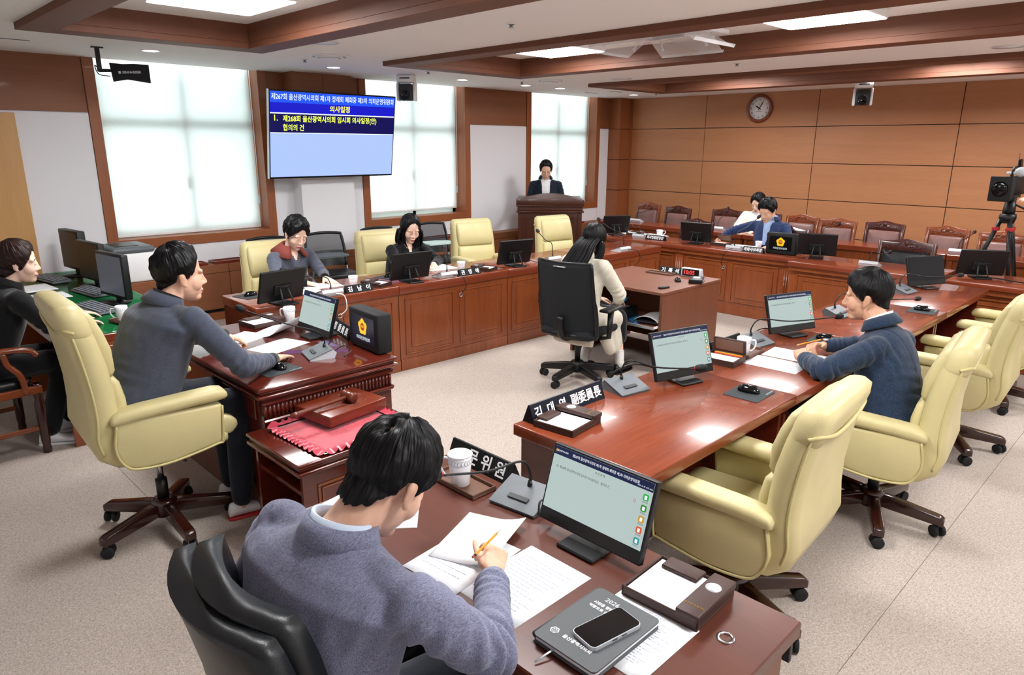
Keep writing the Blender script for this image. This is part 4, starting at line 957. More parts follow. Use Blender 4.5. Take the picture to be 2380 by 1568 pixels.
monitor('black back of the monitor before the empty cream chair near the lectern', (4.83, 4.87, ZL), 79, full=False)
monitor('small monitor turned away at the window end of the back desks', (7.62, 5.74, ZB_), 62, full=False)
monitor('monitor standing before the black armchair on the fluted desk', (7.66, 4.50, ZB_), 8, full=False)
monitor('monitor beside the black emblem box, with a white dot on its back', (7.63, 3.02, ZB_), 18, full=False)
monitor('monitor standing in front of the camera tripod', (7.52, 1.49, ZB_), 30, full=False)
def mic(lab, loc, rz, head, silver=True, grp='gooseneck microphones', bend=.10):
    o = thing('gooseneck_microphone', lab, 'microphone', loc, radians(rz), grp); w = .18
    Y = [(.075, 0), (.075, .008), (-.055, .052), (-.075, .030), (-.062, 0)]
    MB().prism(Y, -w / 2, w / 2, 'y').build('base', 'silver_plastic' if silver else 'grey_plastic', o)
    n = V((.044, 0, .13)).normalized()
    MB().b2((-.068, -w / 2 - .004, 0), (.073, w / 2 + .004, .004), .001, fmat((.01, 0, .0302), (.13, 0, -.044), (0, 1, 0))).build('top_plate', 'grey_plastic', o)
    p = fmat((.035, 0, .026), (.13, 0, -.044), (0, 1, 0)); MB().b2((-.010, -.04, .002), (.010, .04, .0055), .001, p).build('talk_button', 'dark_grey', o)
    R = Matrix.Rotation(-radians(rz), 4, 'Z'); hd = R @ (V(head) - V(loc)); st = V((-.03, 0, .045))
    d = hd - st; mid = st + V((d.x * .10, d.y * .10, bend)); pts = spline([st, st + V((0, 0, bend * .5)), mid, st + d * .45 + V((0, 0, bend * .35)), hd - d.normalized() * .03], 6)
    MB().tube(pts, [.0055] * 4 + [.0042] * (len(pts) - 4), 7).build('gooseneck', 'black_plastic', o)
    MB().cyl(st - V((0, 0, .01)), st + V((0, 0, .02)), .011, 10, .007).build('collar', 'black_plastic', o)
    dn = (hd - pts[-2]).normalized(); a = hd - dn * .035; b = hd + dn * .025
    MB().tube([a, a + dn * .004, a + dn * .018, hd, b - dn * .012, b - dn * .003, b], [.007, .014, .018, .019, .016, .009, .001], 12).build('foam_head', 'black_matte', o)
    MB().cyl(a - dn * .004, a + dn * .002, .0075, 10).build('ring_light', 'red_clip', o)
    return o
mic('grey gooseneck microphone beside the lidded cup of the man in the grey suit', (1.53, 1.48, ZG), 188, (1.20, 1.56, .925), False)
mic('grey gooseneck microphone at the end of the long vice-chair name plate', (2.665, 1.90, ZR), -100, (2.86, 1.60, .888), False)
mic('grey gooseneck microphone pointing at the man in the navy jacket', (3.90, 1.85, ZR), -98, (4.388, 1.55, .892), False)
mic('gooseneck microphone beyond the head of the man in the navy jacket', (5.03, 1.79, ZR), -98, (5.80, 1.50, .80), False)
mic('grey gooseneck microphone beside the switched-off monitor', (6.25, 1.74, ZR), -98, (6.72, 1.45, .872), False)
mic('silver gooseneck microphone on the chairman desk', (1.885, 3.45, ZK), 165, (1.52, 3.60, 1.058), True)
mic('silver gooseneck microphone in front of the woman with the red collar', (2.78, 4.865, ZL), 88, (2.548, 5.15, .946))
mic('silver gooseneck microphone in front of the woman in black', (3.95, 4.85, ZL), 88, (4.10, 5.05, .99), bend=.13)
mic('silver gooseneck microphone before the empty cream chair, beside the clerk', (5.31, 4.80, ZL), 88, (5.43, 5.10, 1.03), bend=.14)
mic('silver gooseneck microphone at the end of the window-side row behind the clerk', (6.42, 4.73, ZL), 88, (6.40, 5.05, 1.09), bend=.16)
mic('white gooseneck microphone by the legislation-officer name plate', (7.60, 5.29, ZB_), 0, (7.86, 5.62, .86))
mic('white gooseneck microphone in front of the man in the blue jacket', (7.50, 3.90, ZB_), 0, (7.85, 3.82, 1.112), bend=.16)
mic('white gooseneck microphone before the empty wide black armchair', (7.46, 2.41, ZB_), 0, (7.72, 2.32, .872))
GR = 'gooseneck microphones on the tables along the clock wall'
mic('white gooseneck microphone before the carved chair nearest the room corner', (9.2, 6.50, .75), 8, (9.5, 6.44, .94), grp=GR)
mic('white gooseneck microphone beside the woman in the pale blazer', (9.15, 5.05, .75), 8, (9.5, 5.11, 1.035), grp=GR)
mic('white gooseneck microphone just past the man in blue, on the wall table', (9.2, 3.59, .75), 8, (9.5, 3.52, .93), grp=GR)
mic('white gooseneck microphone on the wall table beside the camera tripod', (9.1, 2.03, .75), 8, (9.5, 1.99, .96), grp=GR)
def plate(lab, a, b, z, txt, size, m='black_plate', h=.075, grp='desk name plates', face=1, bold=.0012, align=0.0, sx=1.0, dep=.036):
    """triangular name plate from point a to b; lettering on the side where a is left"""
    a = V((a[0], a[1], 0)); b = V((b[0], b[1], 0)); c = (a + b) / 2; d = b - a; L_ = d.length; ang = math.atan2(d.y, d.x) - pi / 2
    o = thing('name_plate', lab, 'name plate', (c.x, c.y, z), ang, grp)
    MB().prism([(-dep, 0), (dep, 0), (.004, h), (-.004, h)], -L_ / 2, L_ / 2, 'y').build('prism', m, o)
    F = fmat((dep * .5 + .0025, 0, h / 2), (0, 1, 0), (-(dep - .004), 0, h))
    text('lettering', txt, size, 'letter_white', o, F @ T(align, -.002, .0004), sx=sx, bold=bold)
    return o
plate('long navy name plate with a name and vice-chair title in Chinese characters', (2.02, 1.935), (2.50, 1.93), ZR, '김  대  영  副委員長', .056, 'navy_plate', .08, sx=.94)
plate('black name plate behind the lidded cup, marking the expert adviser', (1.60, 1.93), (1.60, 1.60), ZG, '문 위 원', .062, h=.072, align=.04)
plate('black name plate behind the chairman monitor, ending in Chinese characters', (2.30, 4.05), (2.20, 3.60), ZK, '형  委 員 長', .052, h=.075, align=.07, sx=.95)
plate('black name plate before the woman with the red collar', (2.90, 4.825), (3.14, 4.81), ZL, '김   남   이', .046, h=.06, dep=.03)
plate('black name plate before the woman in black', (4.06, 4.79), (4.30, 4.775), ZL, '권   영   애', .046, h=.06, dep=.03)
plate('black name plate of the legislation officer on the fluted desk', (7.55, 5.17), (7.56, 4.89), ZB_, '의사입법담당관', .046, h=.06, dep=.03, sx=.82)
plate('black name plate of the secretary general in front of the man in blue', (7.455, 3.78), (7.455, 3.535), ZB_, '의회사무처장', .046, h=.06, dep=.03, sx=.86)
plate('black name plate of the recorder on the walnut desk', (5.80, 3.79), (5.83, 3.56), .71, '기  록  석', .048, h=.06, dep=.03)
plate('black name plate half hidden behind the cup of the man in the navy jacket', (3.52, 1.935), (3.84, 1.925), ZR, '석', .05, h=.065, dep=.03, align=.02)
CUPM = {}
def cup(lab, loc, rz, lid=False, grp='white china cups with a leaf band', h=.10, r=.04):
    o = thing('mug', lab, 'cup', loc, radians(rz), grp)
    MB().lathe([(.001, 0), (r * .72, 0), (r * .8, .004), (r * .88, h * .45), (r, h), (r - .003, h), (r * .84, h * .45), (r * .74, .008), (.001, .008)], 28).build('body', 'ceramic', o)
    MB().tube(spline([(r * .93, 0, h * .80), (r + .025, 0, h * .80), (r + .030, 0, h * .5), (r + .012, 0, h * .22), (r * .84, 0, h * .20)], 6), .0048, 7).build('handle', 'ceramic', o)
    bd = MB()
    for k in range(22):
        a = 2 * pi * k / 22; rr = r * .975 + .0006
        for s_ in (-1, 1): bd.tube([(rr * cos(a), rr * sin(a), h * .80), (rr * cos(a + .10), rr * sin(a + .10), h * (.80 + s_ * .06))], .0011, 4)
    for z in (.72, .88): bd.lathe([((r * .955 if z < .8 else r * .985), h * z), ((r * .955 if z < .8 else r * .985) + .0012, h * z + .0008), ((r * .955 if z < .8 else r * .985), h * z + .0016)], 28)
    bd.build('leaf_band', 'ceramic_pattern', o, kind='stuff')
    if lid: MB().lathe([(.001, h + .006), (r * .9, h + .006), (r * 1.06, h + .002), (r * 1.06, h - .001), (r, h - .002), (.001, h)], 28).build('lid', 'ceramic', o)
    return o
cup('lidded white china cup on a dark tray beside the grey-suited man', (1.45, 1.72, ZG + .005), 120, True, h=.115, r=.043)
cup('white china cup on a dark tray in front of the man in the navy jacket', (3.62, 1.78, ZR + .008), -40)
cup('white china cup behind the chairman monitor', (2.15, 4.30, ZK), 120)
cup('white china cup before the woman with the red collar', (3.12, 5.05, ZL), 60, h=.085)
cup('white china cup before the woman in black', (4.27, 5.0, ZL), 60, h=.085)
cup('low white china cup by the legislation-officer name plate', (8.0, 5.27, ZB_), -50, h=.07, r=.045)
cup('white china cup beside the emblem box near the man in blue', (7.86, 3.80, ZB_), 40, h=.075)
cup('white china cup on the green felt desk with the three monitors', (1.375, 5.20, .73), 150)
def flat_tray(lab, loc, rz, w, l, m='tray_brown'):
    o = thing('serving_tray', lab, 'tray', loc, radians(rz), 'small brown serving trays')
    MB().b2((-w / 2, -l / 2, 0), (w / 2, l / 2, .005), .002).build('bottom', m, o)
    rim = MB()
    for a, b in (((-w / 2, -l / 2), (w / 2, -l / 2 + .006)), ((-w / 2, l / 2 - .006), (w / 2, l / 2)), ((-w / 2, -l / 2 + .006), (-w / 2 + .006, l / 2 - .006)), ((w / 2 - .006, -l / 2 + .006), (w / 2, l / 2 - .006))): rim.b2((a[0], a[1], .004), (b[0], b[1], .018), .002)
    rim.build('rim', m, o); return o
flat_tray('dark wooden tray under the lidded cup', (1.462, 1.725, ZG), 0, .11, .24)
flat_tray('dark tray under the cup of the man in the navy jacket', (3.68, 1.79, ZR), 4, .22, .13)
flat_tray('small brown tray beside the recorder name plate', (5.72, 3.73, .71), 4, .10, .28)
flat_tray('brown tray under the cup on the green felt desk', (1.385, 5.18, .718), 10, .12, .22)
def memo(lab, loc, rz, w=.2, l=.225, seal=True):
    """leather memo tray: sheets, holding flap, lid with round seal"""
    o = thing('memo_tray', lab, 'memo tray', loc, radians(rz), 'brown leather memo trays')
    MB().b2((-w / 2, -l / 2, 0), (w / 2, l / 2, .008), .002).build('bottom', 'tray_leather', o)
    for a, b in (((-w / 2, -l / 2), (-w / 2 + .007, l / 2)), ((-w / 2, l / 2 - .007), (w / 2, l / 2)), ((w / 2 - .007, -l / 2), (w / 2, l / 2)), ((-w / 2, -l / 2), (w / 2, -l / 2 + .007))): MB().b2((a[0], a[1], .006), (b[0], b[1], .030), .002).build('rim', 'tray_leather', o)
    MB().b2((-w / 2 + .01, -l / 2 + .065, .008), (w / 2 - .01, l / 2 - .01, .024), .001).build('memo_sheets', 'paper', o)
    ld = MB().b2((-w / 2 - .003, -l / 2 - .003, .026), (w / 2 + .003, -l / 2 + .062, .046), .004, seg=2).build('pen_lid', 'tray_leather', o)
    if seal:
        MB().lathe([(.021, 0), (.021, .0006), (.001, .0006)], 24, T(w * .18, -l / 2 + .03, .046)).build('round_seal', 'silver_plastic', ld)
        text('lettering', '울산광역시의회', .0085, 'brass', ld, T(-w / 2 + .035, -l / 2 + .03, .0464) @ RZ(-90))
    MB().b2((w / 2 - .05, -l / 2 + .085, .024), (w / 2 + .004, l / 2 - .03, .036), .004, seg=2).build('flap', 'tray_leather', o)
    return o
memo('brown leather memo tray beside the notebook and phone', (1.455, .835, ZG), 2)
memo('brown leather memo tray in front of the vice-chair name plate', (2.13, 1.81, ZR), 97)
memo('brown memo tray behind the chairman monitor', (1.98, 4.36, ZK), 95)
memo('brown memo tray between the two women on the window-side row', (3.27, 4.93, ZL), 200, .17, .2)
memo('brown memo tray past the name plate of the woman in black', (4.45, 4.87, ZL), 200, .17, .2)
memo('brown memo tray by the papers of the legislation officer', (7.82, 5.54, ZB_), 20, .17, .2)
def open_box(lab, loc, rz):
    o = thing('memo_box', lab, 'memo tray', loc, radians(rz), 'open leather memo boxes'); w, l = .17, .19
    MB().b2((-w / 2, -l / 2, 0), (w / 2, l / 2, .006), .002).build('bottom', 'tray_leather', o)
    for a, b in (((-w / 2, -l / 2), (-w / 2 + .006, l / 2)), ((-w / 2, -l / 2), (w / 2, -l / 2 + .006)), ((-w / 2, l / 2 - .006), (w / 2, l / 2)), ((w / 2 - .006, -l / 2), (w / 2, l / 2))): MB().b2((a[0], a[1], .004), (b[0], b[1], .035), .002).build('rim', 'tray_leather', o)
    MB().b2((-w / 2 + .009, -l / 2 + .009, .006), (w / 2 - .05, l / 2 - .009, .028), .001).build('memo_sheets', 'paper', o)
    X = T(w / 2, 0, .035) @ RY(-12); MB().b2((-.004, -l / 2, 0), (.006, l / 2, .085), .003, X).build('lid', 'tray_leather', o); MB().b2((-.006, -l / 2 + .015, .012), (-.003, l / 2 - .015, .075), .001, X).build('lid_lining', 'tray_brown', o)
    for k, (m, q) in enumerate((('pencil_yellow', 0), ('pencil_yellow', 1), ('ic_red', 2))): MB().cyl((w / 2 - .016 - q * .010, -l / 2 + .012, .030), (w / 2 - .016 - q * .010, l / 2 - .02, .030), .0042, 6).build('pencil', m, o)
    return o
mat('ic_red_p', 'C8483A')
open_box('open brown memo box with pencils in front of the cup of the navy-jacketed man', (3.43, 1.80, ZR), 5)
open_box('open brown memo box that the man in the blue jacket reaches into', (7.74, 4.22, ZB_), 0)
def mousepad(lab, loc, rz):
    o = thing('mouse_pad', lab, 'mouse pad', loc, radians(rz), 'dark mouse pads'); MB().prism(rrect(.21, .175, .012), 0, .003).build('cloth', 'pad_cloth', o)
    text('lettering', '울산광역시의회', .011, 'silver_plastic', o, T(.065, -.072, .0034), ext=.0001); return o
def mouse(lab, loc, rz):
    o = thing('computer_mouse', lab, 'mouse', loc, radians(rz), 'black computer mice'); R = []
    for x, w, h in ((-.052, .012, .010), (-.048, .040, .022), (-.03, .056, .034), (-.005, .060, .038), (.025, .056, .032), (.044, .044, .020), (.052, .020, .010)):
        R.append([V((x, w / 2 * cos(2 * pi * k / 16), max(0, .006 + (h - .006) * max(0, sin(2 * pi * k / 16)) - .006 * max(0, -sin(2 * pi * k / 16))))) for k in range(16)])
    MB().rings(R).build('shell', 'black_gloss', o); MB().cyl((.028, -.004, .030), (.028, .004, .030), .008, 12).build('wheel', 'rubber', o)
    MB().b2((.006, -.001, .0335), (.05, .001, .0365)).build('button_gap', 'grey_plastic', o); return o
for nm, p, z, rz in (('on the chairman desk', (1.59, 3.37), ZK, 6), ('on the desk with the empty cream chair', (3.055, 1.45), ZR, 2), ('beside the clasped hands of the navy-jacketed man', (4.29, 1.58), ZR, 5), ('on the red-brown desk without a screen', (5.61, 1.41), ZR, 4), ('beside the monitor of the woman with the red collar', (2.30, 5.24), ZL, 100), ('beside the monitor of the woman in black', (3.56, 5.17), ZL, 100)):
    mousepad('dark mouse pad ' + nm, (p[0], p[1], z), rz); a = radians(rz); mouse('black computer mouse ' + nm, (p[0] + .012, p[1] + .01, z + .003), rz + (90 if z in (ZL,) else (-85 if z == ZR else 15)))
# papers -----------------------------------------------------------------
def sheet(lab, loc, rz, w=.21, l=.297, lines=12, curl=0.0, n=1, grp='loose printed sheets', head=None, name='paper_sheet'):
    """x = width, y = height of the page; text lines run along x"""
    o = thing(name, lab, 'paper', loc, radians(rz), grp); t = .0008 * n
    def f(i, j): return (-w / 2 + w * i, -l / 2 + l * j, t + curl * max(0, (i - .45)) ** 2 * 3)
    MB().grid(f, 8, 4, thick=t).build('page', 'paper', o)
    ln = MB(); rnd = random.Random(len(lab) * 7 + int(loc[0] * 100))
    for k in range(lines):
        y = l / 2 - .05 - k * (l - .08) / max(lines, 1); a = -w / 2 + .022; b = w / 2 - .022 - rnd.random() * .06; x = a
        while x < b:
            q = x + .004 + rnd.random() * .014
            i0 = (x + w / 2) / w; zz = t + curl * max(0, (i0 - .45)) ** 2 * 3 + .0004
            ln.add([(x, y, zz), (min(q, b), y, zz), (min(q, b), y + .0026, zz), (x, y + .0026, zz)], [(0, 1, 2, 3)]); x = q + .003
    if lines: ln.build('printed_lines', 'paper_print', o, kind='stuff')
    if head: text('lettering', head, .0085, 'paper_print', o, T(0, l / 2 - .03, t + .0006), ext=.0001)
    return o
sheet('printed sheet under the writing hand of the man in the grey suit', (1.20, 1.16, ZG), -90, .23, .30, 14)
sheet('printed sheet lying half under the lifted page of the man in the grey suit', (1.16, 1.37, ZG + .001), -84, .21, .28, 8)
sheet('blank page lifted over the papers of the man in the grey suit', (1.255, 1.405, ZG + .004), -68, .20, .27, 0, curl=.03)
sheet('white sheet corner showing past the head of the man in the grey suit', (1.20, 1.70, ZG), -40, .08, .20, 0)
sheet('pale sheet at the window end of the plain brown desk', (1.08, 1.90, ZG), -80, .10, .2, 0)
sheet('printed sheet under the clasped hands of the navy-jacketed man, nearer the cup', (3.83, 1.575, ZR), 4, .21, .30, 10, head='의 사 일 정')
sheet('printed sheet at the elbow of the man in the navy jacket', (3.60, 1.575, ZR), 3, .21, .297, 10, head='의 사 일 정')
sheet('printed sheet under the hand of the chairman', (1.81, 3.79, ZK), -72, .21, .30, 8)
sheet('curled white page before the chairman', (1.97, 4.10, ZK + .002), -60, .24, .30, 0, curl=.10)
sheet('white sheet under the other hand of the chairman', (1.72, 4.10, ZK), -66, .21, .30, 0)
sheet('open printed document in front of the woman with the red collar', (2.92, 5.22, ZL), 82, .21, .30, 4, n=6)
sheet('white sheet beside the document of the red-collar woman', (2.70, 5.12, ZL), 80, .21, .26, 0, n=2)
sheet('white sheets in front of the woman in black', (4.20, 5.26, ZL), 84, .28, .30, 3, n=4)
sheet('white sheets spread before the legislation-officer name plate', (7.95, 5.72, ZB_), -20, .30, .35, 0, n=2)
sheet('white sheet under the cup by the legislation-officer name plate', (7.92, 5.32, ZB_), -10, .25, .35, 0, n=1)
sheet('white sheets in front of the man in the blue jacket', (7.82, 3.98, ZB_), 0, .22, .36, 0, n=3)
sheet('printed list beside the grey notebook', (1.245, .835, ZG), -90, .235, .25, 18, n=3, head='의회사무처 주요일정')
# notebook with phone -----------------------------------------------------
o = thing('notebook', 'grey leather notebook with white 2026 lettering lying under the phone', 'notebook', (1.178, .886, ZG + .004), radians(-90)); w, l = .19, .262   # x across, y up the cover
MB().b2((-w / 2 + .004, -l / 2 + .005, .003), (w / 2 - .005, l / 2 - .005, .018), .002).build('page_block', 'paper', o)
mat('note_grey', '55585A', .6, bump=.15, bscale=400)
MB().prism(rrect(w, l, .012), .018, .0215).build('front_cover', 'note_grey', o); MB().prism(rrect(w, l, .012), 0, .003).build('back_cover', 'note_grey', o)
MB().tube([(-w / 2, -l / 2 + .01, .0108), (-w / 2, l / 2 - .01, .0108)], .0107, 10).build('spine', 'note_grey', o)
Fc = lambda x, y: T(x, y, .0219)
text('lettering', '2026', .021, 'letter_white', o, Fc(-.03, .098), ext=.0001); text('lettering', '시민을 향한 마음,', .012, 'letter_white', o, Fc(-.025, .072), ext=.0001, bold=.0003); text('lettering', '역량으로 실천해요', .012, 'letter_white', o, Fc(-.025, .054), ext=.0001, bold=.0003)
text('lettering', '울산광역시의회', .0135, 'letter_white', o, Fc(.005, -.085), ext=.0001, bold=.0003)
em = MB()
for k in range(6): em.lathe([(.003, 0), (.0058, 0), (.0058, .0006), (.003, .0006)], 8, Fc(-.065 + .0065 * cos(k * pi / 3), -.085 + .0065 * sin(k * pi / 3)))
em.build('emblem', 'letter_white', o)
MB().tube([(-.03, -l / 2 + .02, .010), (-.032, -l / 2 - .01, .010), (-.04, -l / 2 - .05, .002)], .003, 6, ry=[.0008] * 3).build('ribbon', 'silver_plastic', o)
o = thing('smartphone', 'black smartphone in a clear case lying on the grey notebook', 'phone', (1.183, .862, ZG + .0262), radians(-10)); P = rrect(.155, .078, .012)
MB().prism(rrect(.159, .082, .014), 0, .0095).build('clear_case', 'silver_plastic', o); MB().prism(P, .0095, .0105).build('screen', 'black_gloss', o)
for x in (-.02, .01): MB().b2((x, -.0425, .004), (x + .016, -.041, .007), .0005).build('side_button', 'dark_grey', o)
# gavel set ---------------------------------------------------------------
o = thing('ruffled_cloth', 'crimson velvet cloth with a ruffled satin edge under the gavel block', 'cloth', (1.655, 2.865, .56), radians(3)); w, l = .46, .41
def vf(i, j): x = -w / 2 + w * i; y = -l / 2 + l * j; return (x, y, .006 + .0015 * sin(x * 60) * sin(y * 50))
MB().grid(vf, 16, 16, thick=.005).build('velvet', 'red_velvet', o)
rf = MB(); N = 640; per = []
for k in range(N):
    t = 4 * k / N; s_ = int(t); f_ = t - s_
    if s_ == 0: p = V((-w / 2 + w * f_, -l / 2, 0)); nn = V((0, -1, 0))
    elif s_ == 1: p = V((w / 2, -l / 2 + l * f_, 0)); nn = V((1, 0, 0))
    elif s_ == 2: p = V((w / 2 - w * f_, l / 2, 0)); nn = V((0, 1, 0))
    else: p = V((-w / 2, l / 2 - l * f_, 0)); nn = V((-1, 0, 0))
    if f_ < .06: nn = (nn + [V((-1, 0, 0)), V((0, -1, 0)), V((1, 0, 0)), V((0, 1, 0))][s_] * (.06 - f_) / .06).normalized()
    if f_ > .94: nn = (nn + [V((1, 0, 0)), V((0, 1, 0)), V((-1, 0, 0)), V((0, -1, 0))][s_] * (f_ - .94) / .06).normalized()
    per.append((p, nn))
R = []
for r_ in range(5):
    ring_ = []
    for k, (p, nn) in enumerate(per):
        ph = k * 2 * pi * 46 / N + 1.1 * sin(k * .045) + .7 * sin(k * .11); d = .048 * r_ / 4; a = .011 * r_ / 4 + .001
        tg = V((-nn.y, nn.x, 0)); ring_.append(p + nn * d + tg * (.005 * r_ / 4 * sin(ph * 1.0 + .9)) + V((0, 0, .013 - .0016 * r_ + a * (.5 + .5 * sin(ph)) * 1.5)))
    R.append(ring_)
rf.rings(R, cap=False); rf.build('ruffle', 'satin_red', o)
o = thing('gavel_block', 'wooden sounding block with engraved rings on little feet', 'gavel block', (1.735, 2.985, .568), radians(8)); w, l = .36, .27
for sx_ in (-1, 1):
    for sy_ in (-1, 1): MB().lathe([(.001, 0), (.014, 0), (.018, .008), (.014, .018), (.001, .018)], 12, T(sx_ * .13, sy_ * .09, 0)).build('foot', 'gavel_wood', o)
MB().b2((-w / 2, -l / 2, .018), (w / 2, l / 2, .072), .004, seg=2).build('block', 'block_wood', o)
for r_ in (.075, .086, .097): MB().lathe([(r_, .0715), (r_ + .003, .0715), (r_ + .003, .0728), (r_, .0728)], 40, T(.03, 0, 0)).build('engraved_ring', 'gavel_wood', o)
o = thing('gavel', 'turned wooden gavel resting on the sounding block', 'gavel', (1.70, 2.945, .670), radians(4))
Hd = RX(90) @ T(0, 0, -.045)
MB().lathe([(.001, 0), (.022, .001), (.027, .006), (.0275, .022), (.024, .026), (.0255, .030), (.0255, .060), (.024, .064), (.0275, .068), (.027, .084), (.022, .089), (.001, .09)], 24, T(.06, 0, 0) @ Hd).build('head', 'gavel_wood', o)
pr_ = [(.010, 0), (.010, .05), (.0085, .12), (.009, .16), (.0125, .175), (.0105, .185)] + [(.0115 + .0012 * (k % 2), .19 + k * .008) for k in range(13)] + [(.0135, .30), (.014, .33), (.001, .333)]
MB().lathe([(.001, -.005)] + pr_, 14, T(.06, 0, 0) @ RY(-92)).build('handle', 'gavel_wood', o)
# emblem boxes ------------------------------------------------------------
def emblem_box(lab, loc, rz, face, m):
    o = thing('emblem_display', lab, 'display', loc, radians(rz), 'black emblem display boxes'); w, h, d = .335, .235, .095
    MB().b2((-d, -w / 2, .004), (0, w / 2, h), .012, seg=2).build('housing', 'black_matte', o)
    sc = MB().b2((0, -w / 2 + .04, .045), (.001, w / 2 - .04, h - .035), 0).build('screen', m, o)
    F = fmat((.0015, 0, .138), (0, 1, 0), (0, 0, 1)); em = MB()
    P = []
    for k in range(60):
        a = 2 * pi * k / 60 + pi / 2; r = .046 * (1 + .10 * cos(5 * (a - pi / 2)) + .04 * cos(20 * a)); P.append((r * cos(a), r * sin(a)))
    MB().prism(P, 0, .0006, 'z', F).build('flower_emblem', 'emb_gold', sc); MB().lathe([(.022, .0006), (.022, .0011), (.001, .0011)], 24, F).build('emblem_centre', 'emb_red', sc)
    text('lettering', '의회', .019, 'emb_gold', sc, F @ T(0, 0, .0014), ext=.0001, bold=.0004)
    text('lettering', '의회운영위원회', .025, 'emb_white', sc, fmat((.0016, 0, .068), (0, 1, 0), (0, 0, 1)), ext=.0001)
    return o
emblem_box('black emblem display box on the corner of the chairman desk', (2.13, 3.375, ZK), 176, None, 'emb_navy')
emblem_box('black emblem display box beside the man in the blue jacket', (7.50, 3.375, ZB_), 180, None, 'emb_black')
# recorder's desk ---------------------------------------------------------
o = thing('digital_clock', 'silver digital clock with red digits reading 10 05', 'clock', (5.79, 3.43, .71), radians(185)); R = []
bprism([(-.055, 0), (.035, 0), (.028, .085), (-.02, .085)], -.10, .10, 'y', .012, 3).build('case', 'silver_plastic', o)
Fk = fmat((.0330, 0, .044), (0, 1, 0), (-.007, 0, .085)); MB().b2((-.085, -.033, 0), (.085, .033, .001), 0, Fk).build('face', 'black_gloss', o)
text('digits', '10:05', .05, 'led_red', o, Fk @ T(-.015, 0, .0014), sx=1.05, bold=.0006)
o = thing('voice_recorder', 'black desktop recorder lying beside the digital clock', 'recorder', (5.59, 3.26, .71), radians(25)); MB().b2((-.10, -.06, 0), (.10, .06, .038), .006, seg=2).build('body', 'black_plastic', o); MB().b2((-.03, -.03, .038), (.05, .03, .041), .001).build('display', 'silver_plastic', o)
for k in range(5): MB().cyl((-.07 + k * .03, -.059, .02), (-.07 + k * .03, -.065, .02), .006, 10).build('socket', 'silver', o)
mouse('black computer mouse beside the desktop recorder', (5.50, 3.40, .71), 40)
o = thing('pocket_recorder', 'slim black pocket recorder near the edge of the walnut desk', 'recorder', (5.125, 3.30, .71), radians(-10)); MB().b2((-.055, -.018, 0), (.055, .018, .016), .004, seg=2).build('body', 'black_plastic', o); MB().b2((.0, -.012, .016), (.035, .012, .017)).build('display', 'grey_plastic', o)
o = thing('steno_machine', 'black stenotype machine under the hands of the clerk', 'keyboard', (4.95, 3.70, .416), radians(4)); MB().b2((-.14, -.17, .0), (.14, .17, .11), .012, seg=2).build('body', 'black_plastic', o)
kb = MB()
for i in range(5):
    for j in range(9): kb.box((-.10 + i * .032, -.128 + j * .032, .114), (.026, .026, .012), .002)
kb.build('keys', 'grey_plastic', o, kind='stuff')
MB().prism([(-.05, -.06), (.07, -.06), (.07, .06), (-.05, .06)], 0, .002, 'z', T(.13, .02, .13) @ RY(-20)).build('blue_note', 'sky_blue', o)
o = thing('white_binder', 'white binder lying open on the pull-out shelf', 'binder', (5.07, 3.36, .430), radians(10))
def bf(i, j): x = -.14 + .28 * i; y = -.11 + .22 * j; return (x, y, .012 + .045 * sin(pi * j) ** .7 * (1 - .3 * i))
MB().grid(bf, 8, 12, thick=.004).build('cover', 'white_plastic', o); MB().b2((-.15, -.115, 0), (.15, .115, .010), .003).build('pages', 'dark_grey', o)
o = thing('blue_folder', 'blue plastic folder under the white binder', 'folder', (5.04, 3.46, .416), radians(-25)); MB().b2((-.12, -.10, 0), (.12, .10, .006), .002).build('cover', 'blue_folder', o); MB().b2((-.11, -.09, .006), (.11, .09, .012), .001).build('sheets', 'sky_blue', o)
# operator's desk ---------------------------------------------------------
def office_monitor(lab, loc, rz, w, h, z0, face, thick=.05):
    o = thing('office_monitor', lab, 'monitor', loc, radians(rz), 'operator monitors on the green felt desk')
    MB().lathe([(.001, 0), (.11, 0), (.11, .008), (.03, .014), (.001, .014)], 24).build('stand_base', 'black_plastic', o); MB().b2((-.05, -.035, .012), (-.02, .035, z0 + h * .5), .005).build('stand_neck', 'black_plastic', o)
    MB().b2((-thick + .01, -w / 2, z0), (.012, w / 2, z0 + h), .008, seg=2).build('casing', 'black_plastic', o); MB().b2((.012, -w / 2 + .02, z0 + .025), (.0135, w / 2 - .02, z0 + h - .02)).build('screen', face, o); return o
office_monitor('thick older monitor at the wall end of the green felt desk', (1.62, 7.42, .718), 186, .44, .36, .06, 'scr_dark', .07)
office_monitor('middle one of the three monitors on the green felt desk', (1.60, 6.75, .718), 186, .48, .33, .05, 'scr_dark')
office_monitor('monitor with a pale spreadsheet on the green felt desk', (1.53, 5.90, .718), 188, .44, .34, .045, 'scr_sheet')
def keyboard(lab, loc, rz):
    o = thing('keyboard', lab, 'keyboard', loc, radians(rz), 'grey keyboards on the green felt desk'); bprism([(-.075, 0), (.075, 0), (.075, .012), (-.075, .026)], -.22, .22, 'y', .004).build('case', 'grey_plastic', o); kb = MB()
    for i in range(5):
        for j in range(14): kb.box((.05 - i * .025, -.20 + j * .0305, .020 + i * .0028), (.020, .026, .009), .002)
    kb.build('keys', 'mesh_key', o, kind='stuff')
mat('mesh_key', '6B7078', .5)
keyboard('grey keyboard in front of the spreadsheet monitor', (1.35, 5.74, .718), 188); keyboard('grey keyboard in front of the middle monitor', (1.50, 6.42, .718), 188); keyboard('grey keyboard near the wall in front of the older monitor', (1.40, 7.29, .718), 190)
